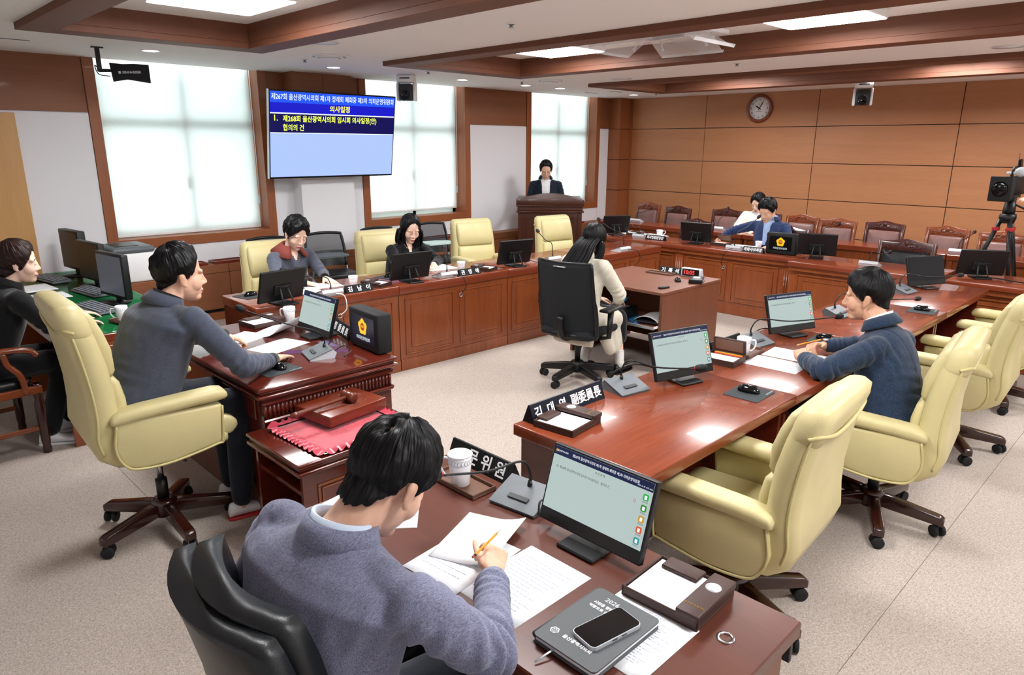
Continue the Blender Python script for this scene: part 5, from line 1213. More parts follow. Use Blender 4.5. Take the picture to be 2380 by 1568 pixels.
o = thing('printer', 'white and dark laser printer on the operator desk by the window wall', 'printer', (1.80, 7.12, .718), 0)
o.location = (1.83, 7.35, .0)
MB().b2((-.02, -.40, 0), (.42, .10, .66), .004).build('cabinet', 'side_wood', o); MB().b2((.0, -.38, .66), (.38, .08, .93), .02, seg=2).build('body', 'white_metal', o); MB().b2((.0, -.38, .93), (.38, .08, .99), .03, seg=2).build('scanner_lid', 'grey_plastic', o); MB().b2((.06, -.30, .985), (.26, -.02, .995), .003).build('output_slot', 'black_plastic', o); MB().b2((-.005, -.30, .72), (.0, .0, .78), .002).build('paper_drawer', 'silver_plastic', o)
sheet('white document under the hands of the woman in black at the green felt desk', (1.20, 6.52, .718), -88, .30, .30, 6); sheet('spiral pad beside the older monitor on the green felt desk', (1.20, 6.95, .718), -85, .34, .26, 0, n=8)
# podium microphone and open book
o = thing('lectern_microphone', 'thin black gooseneck microphone rising from the lectern', 'microphone', (7.95, 7.3, 1.14)); MB().tube(spline([(-.02, .23, 0), (-.02, .20, .10), (-.06, .08, .22)], 8), .005, 7).build('gooseneck', 'black_plastic', o); MB().caps((-.06, .08, .22), (-.065, .06, .245), .012, .012).build('head', 'black_matte', o)
o = thing('open_document', 'open white document on the lectern', 'document', (7.62, 6.93, 1.12), radians(-45))
MB().grid(lambda i, j: (-.21 + .42 * i, -.10 + .2 * j, .105 + .012 * abs(sin(2 * pi * i)) + .02 * j), 12, 4, thick=.004).build('pages', 'paper', o)
o.location = (7.745, 7.045, 1.055)
# video camera on a tripod ------------------------------------------------
o = thing('tripod', 'tall black video tripod with red clips behind the back desks', 'tripod', (8.38, 1.50, 0))
for a in (100, 215, 330):
    a = radians(a); e = V((.42 * cos(a), .42 * sin(a), 0)); t_ = V((.05 * cos(a), .05 * sin(a), 1.22)); m_ = t_.lerp(e, .52)
    l = MB().tube([t_, m_], [.022, .02], 8, ry=[.03, .026]).build('leg', 'black_plastic', o); MB().tube([m_, e], [.014, .014], 8).build('lower_tube', 'dark_grey', l); q = t_.lerp(e, .08); MB().b2((q.x - .03, q.y - .03, q.z - .02), (q.x + .03, q.y + .03, q.z + .02), .006).build('clip', 'red_clip', l)
MB().lathe([(.001, 1.18), (.06, 1.18), (.075, 1.23), (.07, 1.27), (.001, 1.27)], 20).build('crown', 'black_plastic', o)
MB().lathe([(.001, 1.27), (.052, 1.27), (.055, 1.30), (.045, 1.40), (.001, 1.40)], 20).build('fluid_head', 'black_plastic', o); MB().b2((-.05, -.04, 1.40), (.05, .04, 1.43), .006).build('quick_plate', 'dark_grey', o); MB().caps((0, -.05, 1.36), (.25, -.28, 1.22), .010, .012).build('pan_bar', 'black_plastic', o)
o = thing('video_camera', 'black professional video camera with a grey furry microphone', 'video camera', (8.38, 1.50, 1.43), radians(172))
MB().b2((-.22, -.07, .03), (.13, .07, .20), .012, seg=2).build('body', 'black_plastic', o); MB().b2((-.08, -.05, 0), (.08, .05, .03), .004).build('base_plate', 'dark_grey', o)
MB().cyl((.12, 0, .10), (.24, 0, .10), .055, 20).build('lens_barrel', 'black_plastic', o)
h = bprism([(.23, .01), (.33, -.03), (.335, .21), (.23, .185)], -.095, .095, 'y', .01).build('lens_hood', 'black_matte', o); MB().lathe([(.07, 0), (.055, .004), (.04, .008), (.001, .01)], 24, T(.336, 0, .09) @ RY(90)).build('front_glass', 'black_gloss', h)
MB().tube(spline([(-.12, 0, .20), (-.10, 0, .28), (.06, 0, .28), (.10, 0, .20)], 5), .014, 8).build('carry_handle', 'black_plastic', o)
MB().b2((-.02, -.05, .22), (.10, .05, .245), .004).build('top_unit', 'silver_plastic', o); MB().b2((.02, -.052, .222), (.06, -.05, .242)).build('red_label', 'red_clip', o)
MB().caps((.06, .07, .25), (.19, .10, .25), .02, .02).build('microphone_tube', 'black_plastic', o); MB().ell((.22, .11, .25), (.075, .045, .045), 12, 18).build('fur_windshield', 'fur_grey', o)
MB().b2((.04, .05, .28), (.08, .075, .38), .004, RY(10)).build('viewfinder', 'black_gloss', o); MB().tube([(-.12, -.03, .22), (-.15, -.05, .42)], .004, 6).build('aerial', 'black_plastic', o)
# small cables ------------------------------------------------------------
def cable(lab, pts, r=.0035, m='black_plastic', name='cable', grp='desk cables'):
    o = MB().tube(spline(pts, 8), r, 6).build(name, m); tag(o, lab, 'cable', grp); return o
cable('black cable hanging from the microphone of the woman in black down the desk front', [(3.98, 4.77, .775), (4.02, 4.70, .77), (4.06, 4.685, .68), (4.05, 4.745, .60)])
cable('white cable hanging from the microphone of the red-collar woman', [(2.80, 4.79, .775), (2.83, 4.72, .76), (2.84, 4.715, .66), (2.82, 4.772, .60)], .004, 'white_plastic')
cable('black cable hanging from the microphone at the clerk end of the window-side row', [(6.46, 4.66, .775), (6.55, 4.60, .76), (6.60, 4.59, .66), (6.56, 4.64, .57)])
cable('black cable hanging from the microphone of the man in blue', [(7.43, 3.90, .77), (7.33, 3.92, .75), (7.32, 3.97, .62), (7.42, 3.99, .55)])
cable('bundle of black cables looping down behind the lit monitor by the vice-chair plate', [(2.93, 1.86, .80), (2.80, 1.95, .84), (2.72, 2.03, .78), (2.80, 2.04, .70), (2.95, 1.99, .73)], .005)
cable('black cable behind the monitor of the man in the navy jacket', [(4.20, 1.85, .78), (4.10, 1.90, .80), (3.98, 1.93, .77), (3.93, 1.90, .76)])
cable('black cable beside the microphone of the man in the grey suit', [(1.47, 1.36, .76), (1.50, 1.38, .79), (1.53, 1.37, .78), (1.56, 1.35, .745)])
cable('black and white cable behind the chairman microphone', [(1.94, 3.40, .77), (2.0, 3.38, .80), (2.02, 3.33, .78), (1.97, 3.33, .752)])
cable('black cable curling behind the monitor before the empty cream chair', [(4.93, 4.80, .77), (5.02, 4.82, .79), (5.10, 4.80, .765), (5.22, 4.80, .765)])
cable('black cable lying behind the monitor in front of the tripod', [(7.46, 1.42, .765), (7.42, 1.30, .77), (7.40, 1.18, .765), (7.42, 1.05, .758)], .006)
for k, (p, lb) in enumerate((((4.05, 4.752, .59), 'on the front of the desk of the woman in black'), ((2.82, 4.79, .59), 'on the desk front of the red-collar woman'), ((6.56, 4.66, .56), 'on the desk front behind the clerk'), ((7.425, 3.99, .54), 'on the fluted desk front'))):
    o = MB().lathe([(.012, 0), (.02, 0), (.02, .006), (.012, .006)], 18, (RX(90) if k < 3 else RY(-90))).build('cable_ring', 'chrome'); tag(o, 'chrome cable grommet ' + lb, 'grommet', 'chrome cable grommets'); o.location = p
# ================================================================== people
from mathutils.bvhtree import BVHTree
def skinmat(n, c, c2):
    return mat(n, c, .48, var=.12, vscale=14, tint2=c2, bump=.04, bscale=300, spec=.35)
skinmat('skin_man', 'E0B59C', 'D6A68B'); skinmat('skin_pale', 'EDCBB8', 'E4BCA6'); skinmat('skin_tan', 'D6A88C', 'CA987C')
mat('lip', 'B4645E', .4); mat('lip_red', 'B03A42', .35); mat('eye_dark', '1A1412', .3); mat('hair_black', '08080A', .46, spec=.28); mat('hair_brown', '2A1814', .46, spec=.28); mat('brow', '1E1714', .7)
cloth_mat('suit_grey', '5A5D73', '8E91AA', 820, bump=.25); cloth_mat('suit_slate', '3E4452', '4A5060', 420, bump=.08); cloth_mat('suit_navy', '1C2A3E', '2C3C54', 330, bump=.2); cloth_mat('suit_blue', '1F2F55', '2B3D66', 350, bump=.1); cloth_mat('suit_dark', '141C2A', '1C2636', 350, bump=.1)
cloth_mat('coat_grey', '4C505E', '5C606E', 300, bump=.12); cloth_mat('black_cloth', '08090B', '101114', 300, bump=.12); cloth_mat('beige_cloth', 'CFC8B6', 'DDD7C8', 420, bump=.08); cloth_mat('cream_cloth', 'E0D8CA', 'ECE6DA', 420, bump=.08); cloth_mat('trouser_navy', '12161F', '1A1F2B', 300, bump=.1)
mat('shirt_white', 'F0F1F5', .8); mat('shirt_blue', '9FB9E0', .8, var=.05, vscale=60); mat('shirt_pale', 'CFDDF0', .8); mat('rust_collar', '7E3A30', .8, bump=.2, bscale=300); mat('sock_white', 'E4E2DE', .9); mat('shoe_white', 'E6E6E8', .5); mat('shoe_red', 'D23A40', .5); mat('shoe_black', '101012', .35)
def remesh(mb, vox, it=6, dec=None):
    me = mb.mesh('tmp'); o = bpy.data.objects.new('tmp', me); COL.objects.link(o)
    m = o.modifiers.new('r', 'REMESH'); m.mode = 'VOXEL'; m.voxel_size = vox; m.use_smooth_shade = True
    s = o.modifiers.new('s', 'SMOOTH'); s.factor = .5; s.iterations = it
    if dec: d = o.modifiers.new('d', 'DECIMATE'); d.ratio = dec
    out = bpy.data.meshes.new_from_object(o.evaluated_get(bpy.context.evaluated_depsgraph_get()))
    bpy.data.objects.remove(o); bpy.data.meshes.remove(me)
    for p in out.polygons: p.use_smooth = True
    return out
def wrinkle(me, amp, spots=(), f=9.0, seed=0.0, fold=1.0, seams=()):
    """cloth folds: broad noise plus tighter ripples near given (point, radius, axis, pitch, depth) spots"""
    N = [v.normal.copy() for v in me.vertices]
    for v, n in zip(me.vertices, N):
        c = v.co; q = V((c.x * f + seed, c.y * f, c.z * f * .6)); d = amp * noise.noise(q) + amp * .5 * noise.noise(q * 2.3)
        for (p, r, ax, pitch, dep) in spots:
            w = c - p; L_ = w.length
            if L_ < r:
                k = (1 - L_ / r) ** 1.3; t = w.dot(ax) + .012 * noise.noise(c * 22 + V((seed, 0, 0))); d += fold * dep * k * (sin(t / pitch * 2 * pi) - .35 * abs(sin(t / pitch * pi)))
        for (p, ax, r) in seams:      # stitched seam: a narrow groove
            w = c - p
            if w.length < r:
                t = abs(w.dot(ax)); d -= .0032 * max(0, 1 - t / .008)
        v.co = c + n * d
    me.update()
def hand(mb, w, fd, bn, side, curl=(12, 18, 14), spread=5, thumb=(38, 18), fing=None, sc=1.0):
    """palm and five fingers; side +1 right, -1 left"""
    x = V(fd).normalized(); z = V(bn); z = (z - x * z.dot(x)).normalized(); y = z.cross(x) * side
    w = V(w); P = lambda a, b, c: w + (x * a + y * b + z * c) * sc
    for b in (.024, .008, -.008, -.022): mb.caps(P(.012, b * .75, 0), P(.088, b * 1.15, 0), .0145 * sc, .0115 * sc, 10)
    tips = []
    for i, (b, l) in enumerate(((.029, .95), (.010, 1.05), (-.010, .99), (-.028, .80))):
        c = fing[i] if fing else curl; a = 0; p = P(.088, b, 0); sp = radians(spread * (1.2, .3, -.5, -1.5)[i]); r = (.0095, .0088, .0080, .0070)
        for k, s_ in enumerate((.043, .027, .021)):
            a += radians(c[k]); d = (x * cos(a) * cos(sp) + y * sin(sp) * cos(a) - z * sin(a)).normalized(); q = p + d * s_ * l * sc; mb.caps(p, q, r[k] * sc, r[k + 1] * sc, 10); p = q
        tips.append(p)
    t0 = P(.022, .028, -.006); a = radians(thumb[0]); d = (x * cos(a) + y * sin(a) - z * .25).normalized(); p1 = t0 + d * .045 * sc
    mb.caps(P(.008, .012, -.002), t0, .014 * sc, .0135 * sc, 10); mb.caps(t0, p1, .0135 * sc, .0105 * sc, 10)
    a -= radians(thumb[1]); d = (x * cos(a) + y * sin(a) - z * .3).normalized(); p2 = p1 + d * .032 * sc; mb.caps(p1, p2, .0105 * sc, .0092 * sc, 10); a -= radians(thumb[1]); d = (x * cos(a) + y * sin(a) - z * .3).normalized(); mb.caps(p2, p2 + d * .024 * sc, .0092 * sc, .0075 * sc, 10)
    mb.caps(w - x * .02 * sc, P(.03, 0, 0), .022 * sc, .018 * sc, 12)
    return tips
def head_shape(mb, H, s, fem=False):
    E = lambda c, r, R=None: mb.ell(H @ (V(c) * s), [q * s for q in r], 12, 20, None, H.to_3x3() @ (R or Matrix.Identity(3)))
    E((-.012, 0, .038), (.096, .078, .090)); E((.025, 0, -.035), (.066, .062 if not fem else .058, .088)); E((.058, 0, -.098), (.030, .032 if not fem else .026, .024)); E((.02, 0, -.075), (.05, .05 if not fem else .046, .045))
    for s_ in (-1, 1):
        E((.050, s_ * .036, -.030), (.036, .031, .040)); E((.074 if fem else .076, s_ * .030, .024), (.014, .028, .012)); E((.068, s_ * .031, -.002), (.020, .022, .018)); E((.092, s_ * .012, -.036), (.012, .009, .008))
        E((-.008, s_ * .080, -.008), (.019, .008, .031), Matrix.Rotation(s_ * radians(-14), 3, 'Z')); E((-.014, s_ * .083, .004), (.016, .009, .020)); E((.0, s_ * .079, -.034), (.010, .007, .010))
    mb.chain([H @ (V(p) * s) for p in ((.086, 0, .018), (.096, 0, -.010), (.106, 0, -.030))], [(.0065 if fem else .008) * s, (.008 if fem else .0095) * s, (.0098 if fem else .0118) * s], 10)
    E((.084, 0, -.064), (.013, .026, .007)); E((.081, 0, -.077), (.012, .022, .008))
HAIRLINES = {
    'man': [(0, 52), (26, 50), (42, 44), (55, 26), (66, 6), (80, -12), (87, -16), (94, 8), (112, 8), (120, -16), (150, -30), (180, -33)],
    'fringe': [(0, 40), (22, 38), (40, 34), (55, 18), (67, 2), (80, -13), (87, -16), (95, 7), (112, 7), (120, -16), (150, -32), (180, -36)],
    'bob': [(0, 50), (20, 46), (36, 34), (48, 14), (60, -10), (72, -28), (100, -40), (125, -44), (180, -48)],
    'part': [(0, 56), (18, 54), (34, 46), (48, 26), (58, 2), (70, -24), (100, -42), (180, -50)],
    'short_f': [(0, 50), (-1, 50), (20, 42), (38, 28), (54, 10), (68, -6), (82, -16), (94, -2), (112, -4), (122, -26), (150, -38), (180, -40)]}
HAIRLINES['man2'] = HAIRLINES['man'][:9] + [(120, -20), (150, -40), (180, -44)]
HAIRLINES['short_f'] = sorted(p for p in HAIRLINES['short_f'] if p[0] >= 0)
def hair_mesh(H, s, line, top=.020, side=.014, back=.018, front=.016, strand=.0035, fuzz=0.0, part=None, bald=0.0, seed=0, nu=60, nv=240, crown=(-.35, 0, .94)):
    tb = HAIRLINES[line]; ax = V(crown).normalized(); bx, by, _ = basis(ax)
    def lim(az):
        for (a, b), (c, d) in zip(tb, tb[1:]):
            if a <= az <= c: return b + (d - b) * (az - a) / (c - a)
        return tb[-1][1]
    def exitd(d, c, r):
        c = V(c); k = [d[i] / r[i] for i in range(3)]; m = [-c[i] / r[i] for i in range(3)]
        A = sum(q * q for q in k); B = 2 * sum(k[i] * m[i] for i in range(3)); C = sum(q * q for q in m) - 1; D = B * B - 4 * A * C
        return (-B + sqrt(D)) / (2 * A) if D > 0 else 0.0
    vs = []; fs = []
    for i in range(nu + 1):
        t = pi * i / nu
        for k in range(nv):
            a = 2 * pi * k / nv; d = (ax * cos(t) + (bx * cos(a) + by * sin(a)) * sin(t)); az = math.degrees(math.atan2(abs(d.y), d.x)); el = math.degrees(math.asin(max(-1, min(1, d.z))))
            jag = 5 * noise.noise(V((a * 7, seed, 0))); k0 = (el - lim(az) - jag) / 5; k0 = max(0, min(1, k0 + .5)); k0 = k0 * k0 * (3 - 2 * k0)
            base = max(exitd(d, (-.012, 0, .038), (.096, .078, .090)), exitd(d, (.025, 0, -.035), (.066, .062, .088)) if az < 110 else 0, exitd(d, (-.03, 0, -.06), (.062, .058, .09)))
            wt = max(0, d.z); wf = max(0, d.x) * (1 - wt * .5); wb = max(0, -d.x); ws = abs(d.y)
            th = (top * wt ** 1.2 + front * wf + back * wb + side * ws) / (wt ** 1.2 + wf + wb + ws + 1e-6)
            th *= .30 + .70 * max(0, min(1, (el - lim(az)) / 20)) if az < 115 else .45 + .55 * max(0, min(1, (el - lim(az)) / 26))
            n1 = .5 * noise.noise(V((a * 9, t * 1.6, seed))) + .55 * noise.noise(V((a * 24, t * 2.2, seed + 5))) + .5 * noise.noise(V((a * 52, t * 3, seed + 9))); n2 = noise.noise(V((d.x * 5 + seed, d.y * 5, d.z * 5)))
            th += strand * n1 + fuzz * n2
            if part is not None:      # parting line: a furrow running from forehead to crown
                py = d.y - part
                if d.x > -.35 and d.z > .3: th -= .010 * math.exp(-(py / .05) ** 2)
            if bald:      # thin scalp showing along an irregular parting
                th -= bald * math.exp(-((d.y - .10 - .25 * d.x + .10 * noise.noise(V((d.x * 6, 2, seed)))) / .045) ** 2) * max(0, min(1, (d.z - .55) * 5)) * max(0, min(1, (.55 - d.x) * 4)) * (.75 + .5 * noise.noise(V((a * 30, t * 9, 3))))
            r = (base + th) * k0 + base * .80 * (1 - k0)
            vs.append(H @ (d * r * s))
    for i in range(nu):
        for k in range(nv): fs.append((i * nv + k, i * nv + (k + 1) % nv, (i + 1) * nv + (k + 1) % nv, (i + 1) * nv + k))
    return MB().add(vs, fs, True)
def locks(mb, H, s, paths, rad, flat=.45, n=10, seed=0, strands=9):
    """hanging locks: bundles of tapering strands along head-frame paths"""
    rnd = random.Random(seed)
    for path in paths:
        for q in range(strands):
            o_ = V((rnd.uniform(-1, 1), rnd.uniform(-1, 1), 0)) * rad; f_ = rnd.uniform(.85, 1.06); pts = [H @ ((V(path[0]).lerp(V(p), f_) + o_ * (1 + .12 * i)) * s) for i, p in enumerate(path)]; sp = spline(pts, 4); m = len(sp)
            mb.tube(sp, [rad * s * (.26 * (1 - .8 * (i / (m - 1)) ** 3)) for i in range(m)], 5)
    return mb
def human(label, sp):
    s = sp.get('s', 1.0); hc = V(sp['head']); H = T(*hc) @ RZ(sp['yaw']) @ RY(sp['pitch']) @ RX(sp.get('roll', 0)); fem = sp.get('fem', False); grp = sp.get('group')
    W = sp.get('w', 1.0); vb = sp.get('vb', .006); vc = sp.get('vc', .010)
    nk = V(sp['neck']); pel = V(sp['pel']); shR, shL = V(sp['shR']), V(sp['shL'])
    lat = (shL - shR).normalized(); spine = (nk - pel).normalized(); fwd = lat.cross(spine).normalized()
    # ---- body: head, neck, trunk, arms and hands in one skin
    b = MB(); head_shape(b, H, s, fem)
    b.caps(H @ V((-.025 * s, 0, -.05 * s)), nk + spine * -.02, (.054 if not fem else .046) * s, (.060 if not fem else .050) * s, 14)
    ch = nk.lerp(pel, .35); b.caps(nk - spine * .05, ch, .07, .10 * W, 14); b.caps(ch, pel, .10 * W, .11 * W, 14)
    arms = {}
    for k, side in (('R', 1), ('L', -1)):
        S_ = shR if k == 'R' else shL
        if 'el' + k not in sp: continue
        e = V(sp['el' + k]); w = V(sp['wr' + k]); arms[k] = (S_, e, w)
        b.caps(nk - spine * .09, S_ - spine * .01, .045, .034, 12); b.caps(S_ - spine * .01, e, .034, .030, 12); b.caps(e, w, .030, .0255, 12)
        hd = sp.get('h' + k)
        if hd: hand(b, w + (w - e).normalized() * .012, hd['f'], hd['b'], side, **{q: v for q, v in hd.items() if q not in ('f', 'b')})
    legs = {}
    for k in 'RL':
        if 'kn' + k in sp: legs[k] = (pel + lat * (.09 if k == 'L' else -.09) - spine * .0, V(sp['kn' + k]), V(sp['an' + k]))
    for k, (h_, kn, an) in legs.items():
        b.caps(pel, h_, .09, .075, 12); b.caps(h_, kn, .072, .050, 12); b.caps(kn, an, .050, .034, 12); b.caps(an, an + (kn - an).normalized() * -.05, .034, .03, 10)
    me = remesh(b, vb, 5, sp.get('dec', .55)); body = obj('person', me, sp['skin']); tag(body, label, 'person', grp)
    bvh = BVHTree.FromPolygons([v.co for v in me.vertices], [p.vertices for p in me.polygons])
    def snap(p, off=.001):
        o_ = H @ (V((p[0] + .10, p[1], p[2])) * s); d = -(H.to_3x3() @ V((1, 0, 0))).normalized(); h = bvh.ray_cast(o_, d)
        return (h[0] - d * off) if h[0] is not None else H @ (V(p) * s)
    # ---- face
    if sp.get('face', True):
        for q in (-1, 1):
            MB().tube([snap((.09, q * y, z + .002)) for y, z in ((.012, .024), (.024, .029), (.038, .028), (.048, .022))], [.002, .0034, .003, .001], 6, ry=[.0012] * 4).build('eyebrow', 'brow', body)
            MB().tube([snap((.09, q * y, z), .0004) for y, z in ((.016, .001), (.024, -.002), (.032, -.003), (.042, .001))], [.0008, .0016, .0018, .0008], 6).build('eyelid', 'eye_dark', body)
        lp = sp.get('lip', 'lip')
        MB().tube([snap((.09, y, z), .0005) for y, z in ((-.022, -.071), (-.012, -.068), (0, -.0695), (.012, -.068), (.022, -.071))], [.001, .0036, .004, .0036, .001], 7).tube([snap((.09, y, z), .0005) for y, z in ((-.020, -.0725), (-.01, -.0775), (0, -.079), (.01, -.0775), (.020, -.0725))], [.001, .0035, .0042, .0035, .001], 7).build('lips', lp, body)
    # ---- hair
    hm = hair_mesh(H, s, sp['hairline'], **sp.get('hair', {}))
    if 'locks' in sp: locks(hm, H, s, sp['locks'][0], sp['locks'][1], seed=3, strands=sp['locks'][2])
    hm.build('hair', sp.get('hmat', 'hair_black'), body)
    # ---- jacket
    def ring(c, a, d, n=20, up_=None):
        return [c + lat * a * cos(2 * pi * k / n) + fwd * d * sin(2 * pi * k / n) for k in range(n)]
    j = MB(); mid = (shR + shL) / 2; hem = sp.get('hem', -.10)
    wd = (shL - shR).length / 2; P0 = pel + spine * hem
    prof = [(0, 1.0, .150), (.12, 1.0, .150), (.30, .94, .142), (.50, .98, .142), (.70, 1.05, .138), (.84, 1.06, .122), (.91, .92, .098), (.95, .62, .078), (.98, .43, .068), (1.0, .39, .066)]
    j.rings([ring(P0.lerp(nk, t), a * .178 * W * (1 if t < .8 else wd / .19), d * sp.get('deep', 1.0) * W) for t, a, d in prof])
    spots = []
    for k, (S_, e, w) in arms.items():
        ar = sp.get('arm', 1.0); j.caps(mid - spine * .085, S_ - spine * .004, .078, .068 * ar, 14); j.caps(nk - spine * .05, S_ - spine * .002, .052, .062 * ar, 14); j.caps(S_, e, .070 * ar, .058 * ar, 14); j.caps(e, w - (w - e).normalized() * (sp.get('cuff', .0) + .036), .058 * ar, .044 * ar, 14)
        sd = 1 if k == 'R' else -1
        spots += [(e, .16, (w - S_).normalized(), .042, .0085), (S_ - spine * .05, .15, ((e - S_).normalized() + lat * (.5 if k == 'L' else -.5)).normalized(), .055, .006), (w - (w - e) * .25, .10, (w - e).normalized(), .03, .004)]
    spots.append((P0.lerp(nk, .35) + fwd * -.1, .22, spine, .06, .004))
    for a_, b_, ra, rb in sp.get('drape', ()): j.caps(a_, b_, ra, rb, 14)
    jm = remesh(j, vc, sp.get('js', 12), sp.get('jdec')); wrinkle(jm, sp.get('wr', .004), spots, 8, hc.x * 3, sp.get('fold', 1.0), [(S_ + (S_ - e).normalized() * -.012, (e - S_).normalized(), .13) for S_, e, w in arms.values()] + [(P0.lerp(nk, .45) - fwd * .13, lat, .30)])
    jb = BVHTree.FromPolygons([v.co for v in jm.vertices], [p.vertices for p in jm.polygons])
    # open front: faces inside the V become the shirt
    vn = sp.get('vee')
    if vn:
        bm = bmesh.new(); bm.from_mesh(jm); keep = []
        for f in bm.faces:
            c = f.calc_center_median() - nk; v_ = -c.dot(spine); u_ = c.dot(lat); fr = c.dot(fwd)
            if fr > .02 and -.08 < v_ < vn[1] and abs(u_) < vn[0] * (1 - max(0, v_) / vn[1]) + vn[2]: keep.append(f)
        b2_ = bm.copy(); idx = {f.index for f in keep}; bm.faces.ensure_lookup_table()
        if keep:
            bmesh.ops.delete(b2_, geom=[f for f in b2_.faces if f.index not in idx], context='FACES'); sm = bpy.data.meshes.new('shirt'); b2_.to_mesh(sm); bmesh.ops.delete(bm, geom=keep, context='FACES'); bm.to_mesh(jm)
            obj('shirt', sm, sp['shirt'], body)
        b2_.free(); bm.free()
    J = obj(sp.get('jname', 'jacket'), jm, sp['jacket'], body)
    def ribbon(pts, w0, th, name, m, par, flare=None):
        Q = []
        for p in pts:
            h = jb.find_nearest(V(p)); Q.append((h[0], h[1]))
        R = []
        for i, (p, n) in enumerate(Q):
            t = (Q[min(i + 1, len(Q) - 1)][0] - Q[max(i - 1, 0)][0]).normalized(); l = n.cross(t).normalized(); w_ = w0 * (flare[i] if flare else 1)
            R.append([p + l * w_ + n * .002, p + l * w_ + n * (.002 + th), p - l * w_ + n * (.004 + th), p - l * w_ + n * .002])
        return MB().rings(R, smooth=False).build(name, m, par)
    # collar stand around the neck
    cr = sp.get('collar', 'jacket'); cm = sp.get('cmat', sp['jacket']); N = 22; ins = []; R = []
    cf = sp.get('cf', 1.55); nc = nk + spine * sp.get('cz', .018); rr = (.070 if not fem else .062) * s
    for k in range(N + 1):
        a = radians(-sp.get('copen', 140)) + radians(2 * sp.get('copen', 140)) * k / N   # 0 = nape
        d = (-fwd * cos(a) + lat * sin(a)); h_ = sp.get('ch', .045) * (1 - .45 * (abs(a) / pi) ** 1.5)
        R.append([nc + d * rr * 1.02 - spine * .02, nc + d * (rr * 1.0) + spine * h_ * .6, nc + d * (rr * 1.14) + spine * (h_ * .6 + .002), nc + d * (rr * cf) - spine * (.028 + .04 * (cf - 1.55)), nc + d * (rr * (cf - .15)) - spine * (.038 + .04 * (cf - 1.55))])
    MB().rings(R, smooth=True).build('collar', cm, J)
    if sp.get('shirt') and sp.get('scollar', True):
        R = []
        for k in range(N + 1):
            a = radians(-150) + radians(300) * k / N; d = (-fwd * cos(a) + lat * sin(a)); h_ = sp.get('ch', .045) * .6 + .012 - .03 * (abs(a) / pi) ** 2
            R.append([nc + d * rr * .86 - spine * .02, nc + d * rr * .88 + spine * h_, nc + d * rr * .98 + spine * (h_ + .002), nc + d * rr * (1.0 + .25 * (abs(a) / pi) ** 2) - spine * (.01 + .03 * (abs(a) / pi) ** 3)])
        MB().rings(R).build('shirt_collar', sp['shirt'], body)
    if vn and sp.get('lapel', True):
        for q in (-1, 1):
            pts = [nk + fwd * .12 - spine * v_ + lat * q * (vn[0] * (1 - max(0, v_) / vn[1]) + vn[2] + .018) for v_ in [vn[1] * t for t in (-.02, .12, .28, .45, .62, .8, .97)]]
            ribbon(pts, .026, .004, 'lapel', sp['jacket'], J, (.7, 1.0, 1.25, 1.0, .85, .6, .25))
    for k, (S_, e, w) in arms.items():
        if sp.get('cuffm'):
            d = (w - e).normalized(); MB().tube([w - d * .045, w - d * .04, w + d * .018, w + d * .020], [.036, .040, .039, .033], 14).build('cuff', sp['cuffm'], body)
    for p, m, r_ in sp.get('buttons', ()):
        q = nk + fwd * .14 - spine * p[1] + lat * p[0]; h = jb.find_nearest(q); x_, y_, n_ = basis(h[1]); MB().lathe([(.001, .006), (r_ * .8, .006), (r_, .003), (r_, -.002)], 14, Matrix(((x_.x, y_.x, n_.x, h[0].x), (x_.y, y_.y, n_.y, h[0].y), (x_.z, y_.z, n_.z, h[0].z), (0, 0, 0, 1)))).build('button', m, J)
    # ---- trousers and shoes
    if legs and sp.get('pants'):
        t = MB(); t.ell(pel + spine * .0, (.16 * W, .16 * W, .12), 10, 16)
        for k, (h_, kn, an) in legs.items(): t.caps(h_, kn, .092 * W, .072 * W, 14); t.caps(kn, an, .072 * W, .056, 14)
        tm = remesh(t, .013, 5); wrinkle(tm, .004, [(kn, .16, (an - kn).normalized(), .05, .005) for h_, kn, an in legs.values()], 8, 3.3); obj('trousers', tm, sp['pants'], body)
    if legs and sp.get('skirt'):
        t = MB(); t.ell(pel, (.17, .17, .12), 10, 16)
        for k, (h_, kn, an) in legs.items(): t.caps(h_, kn, .105, .085, 14); t.caps(kn, kn.lerp(an, .45), .085, .075, 14)
        tm = remesh(t, .013, 6); wrinkle(tm, .005, [], 8, 1.0); obj('skirt', tm, sp['skirt'], body)
    if legs and sp.get('sock'):
        for k, (h_, kn, an) in legs.items():
            d = (an - kn).normalized(); so = MB().tube([an - d * .10, an - d * .09, an, an + d * .05], [.042, .045, .040, .042], 14).build('sock', sp['sock'], body)
            for q in range(14): a_ = q * 2.4; x_, y_, _ = basis(d); MB().ell(an - d * (.005 + .09 * ((q * 37) % 14) / 14) + (x_ * cos(a_) + y_ * sin(a_)) * .0435, (.003, .003, .003), 4, 6).build('dot', 'shoe_black', so)
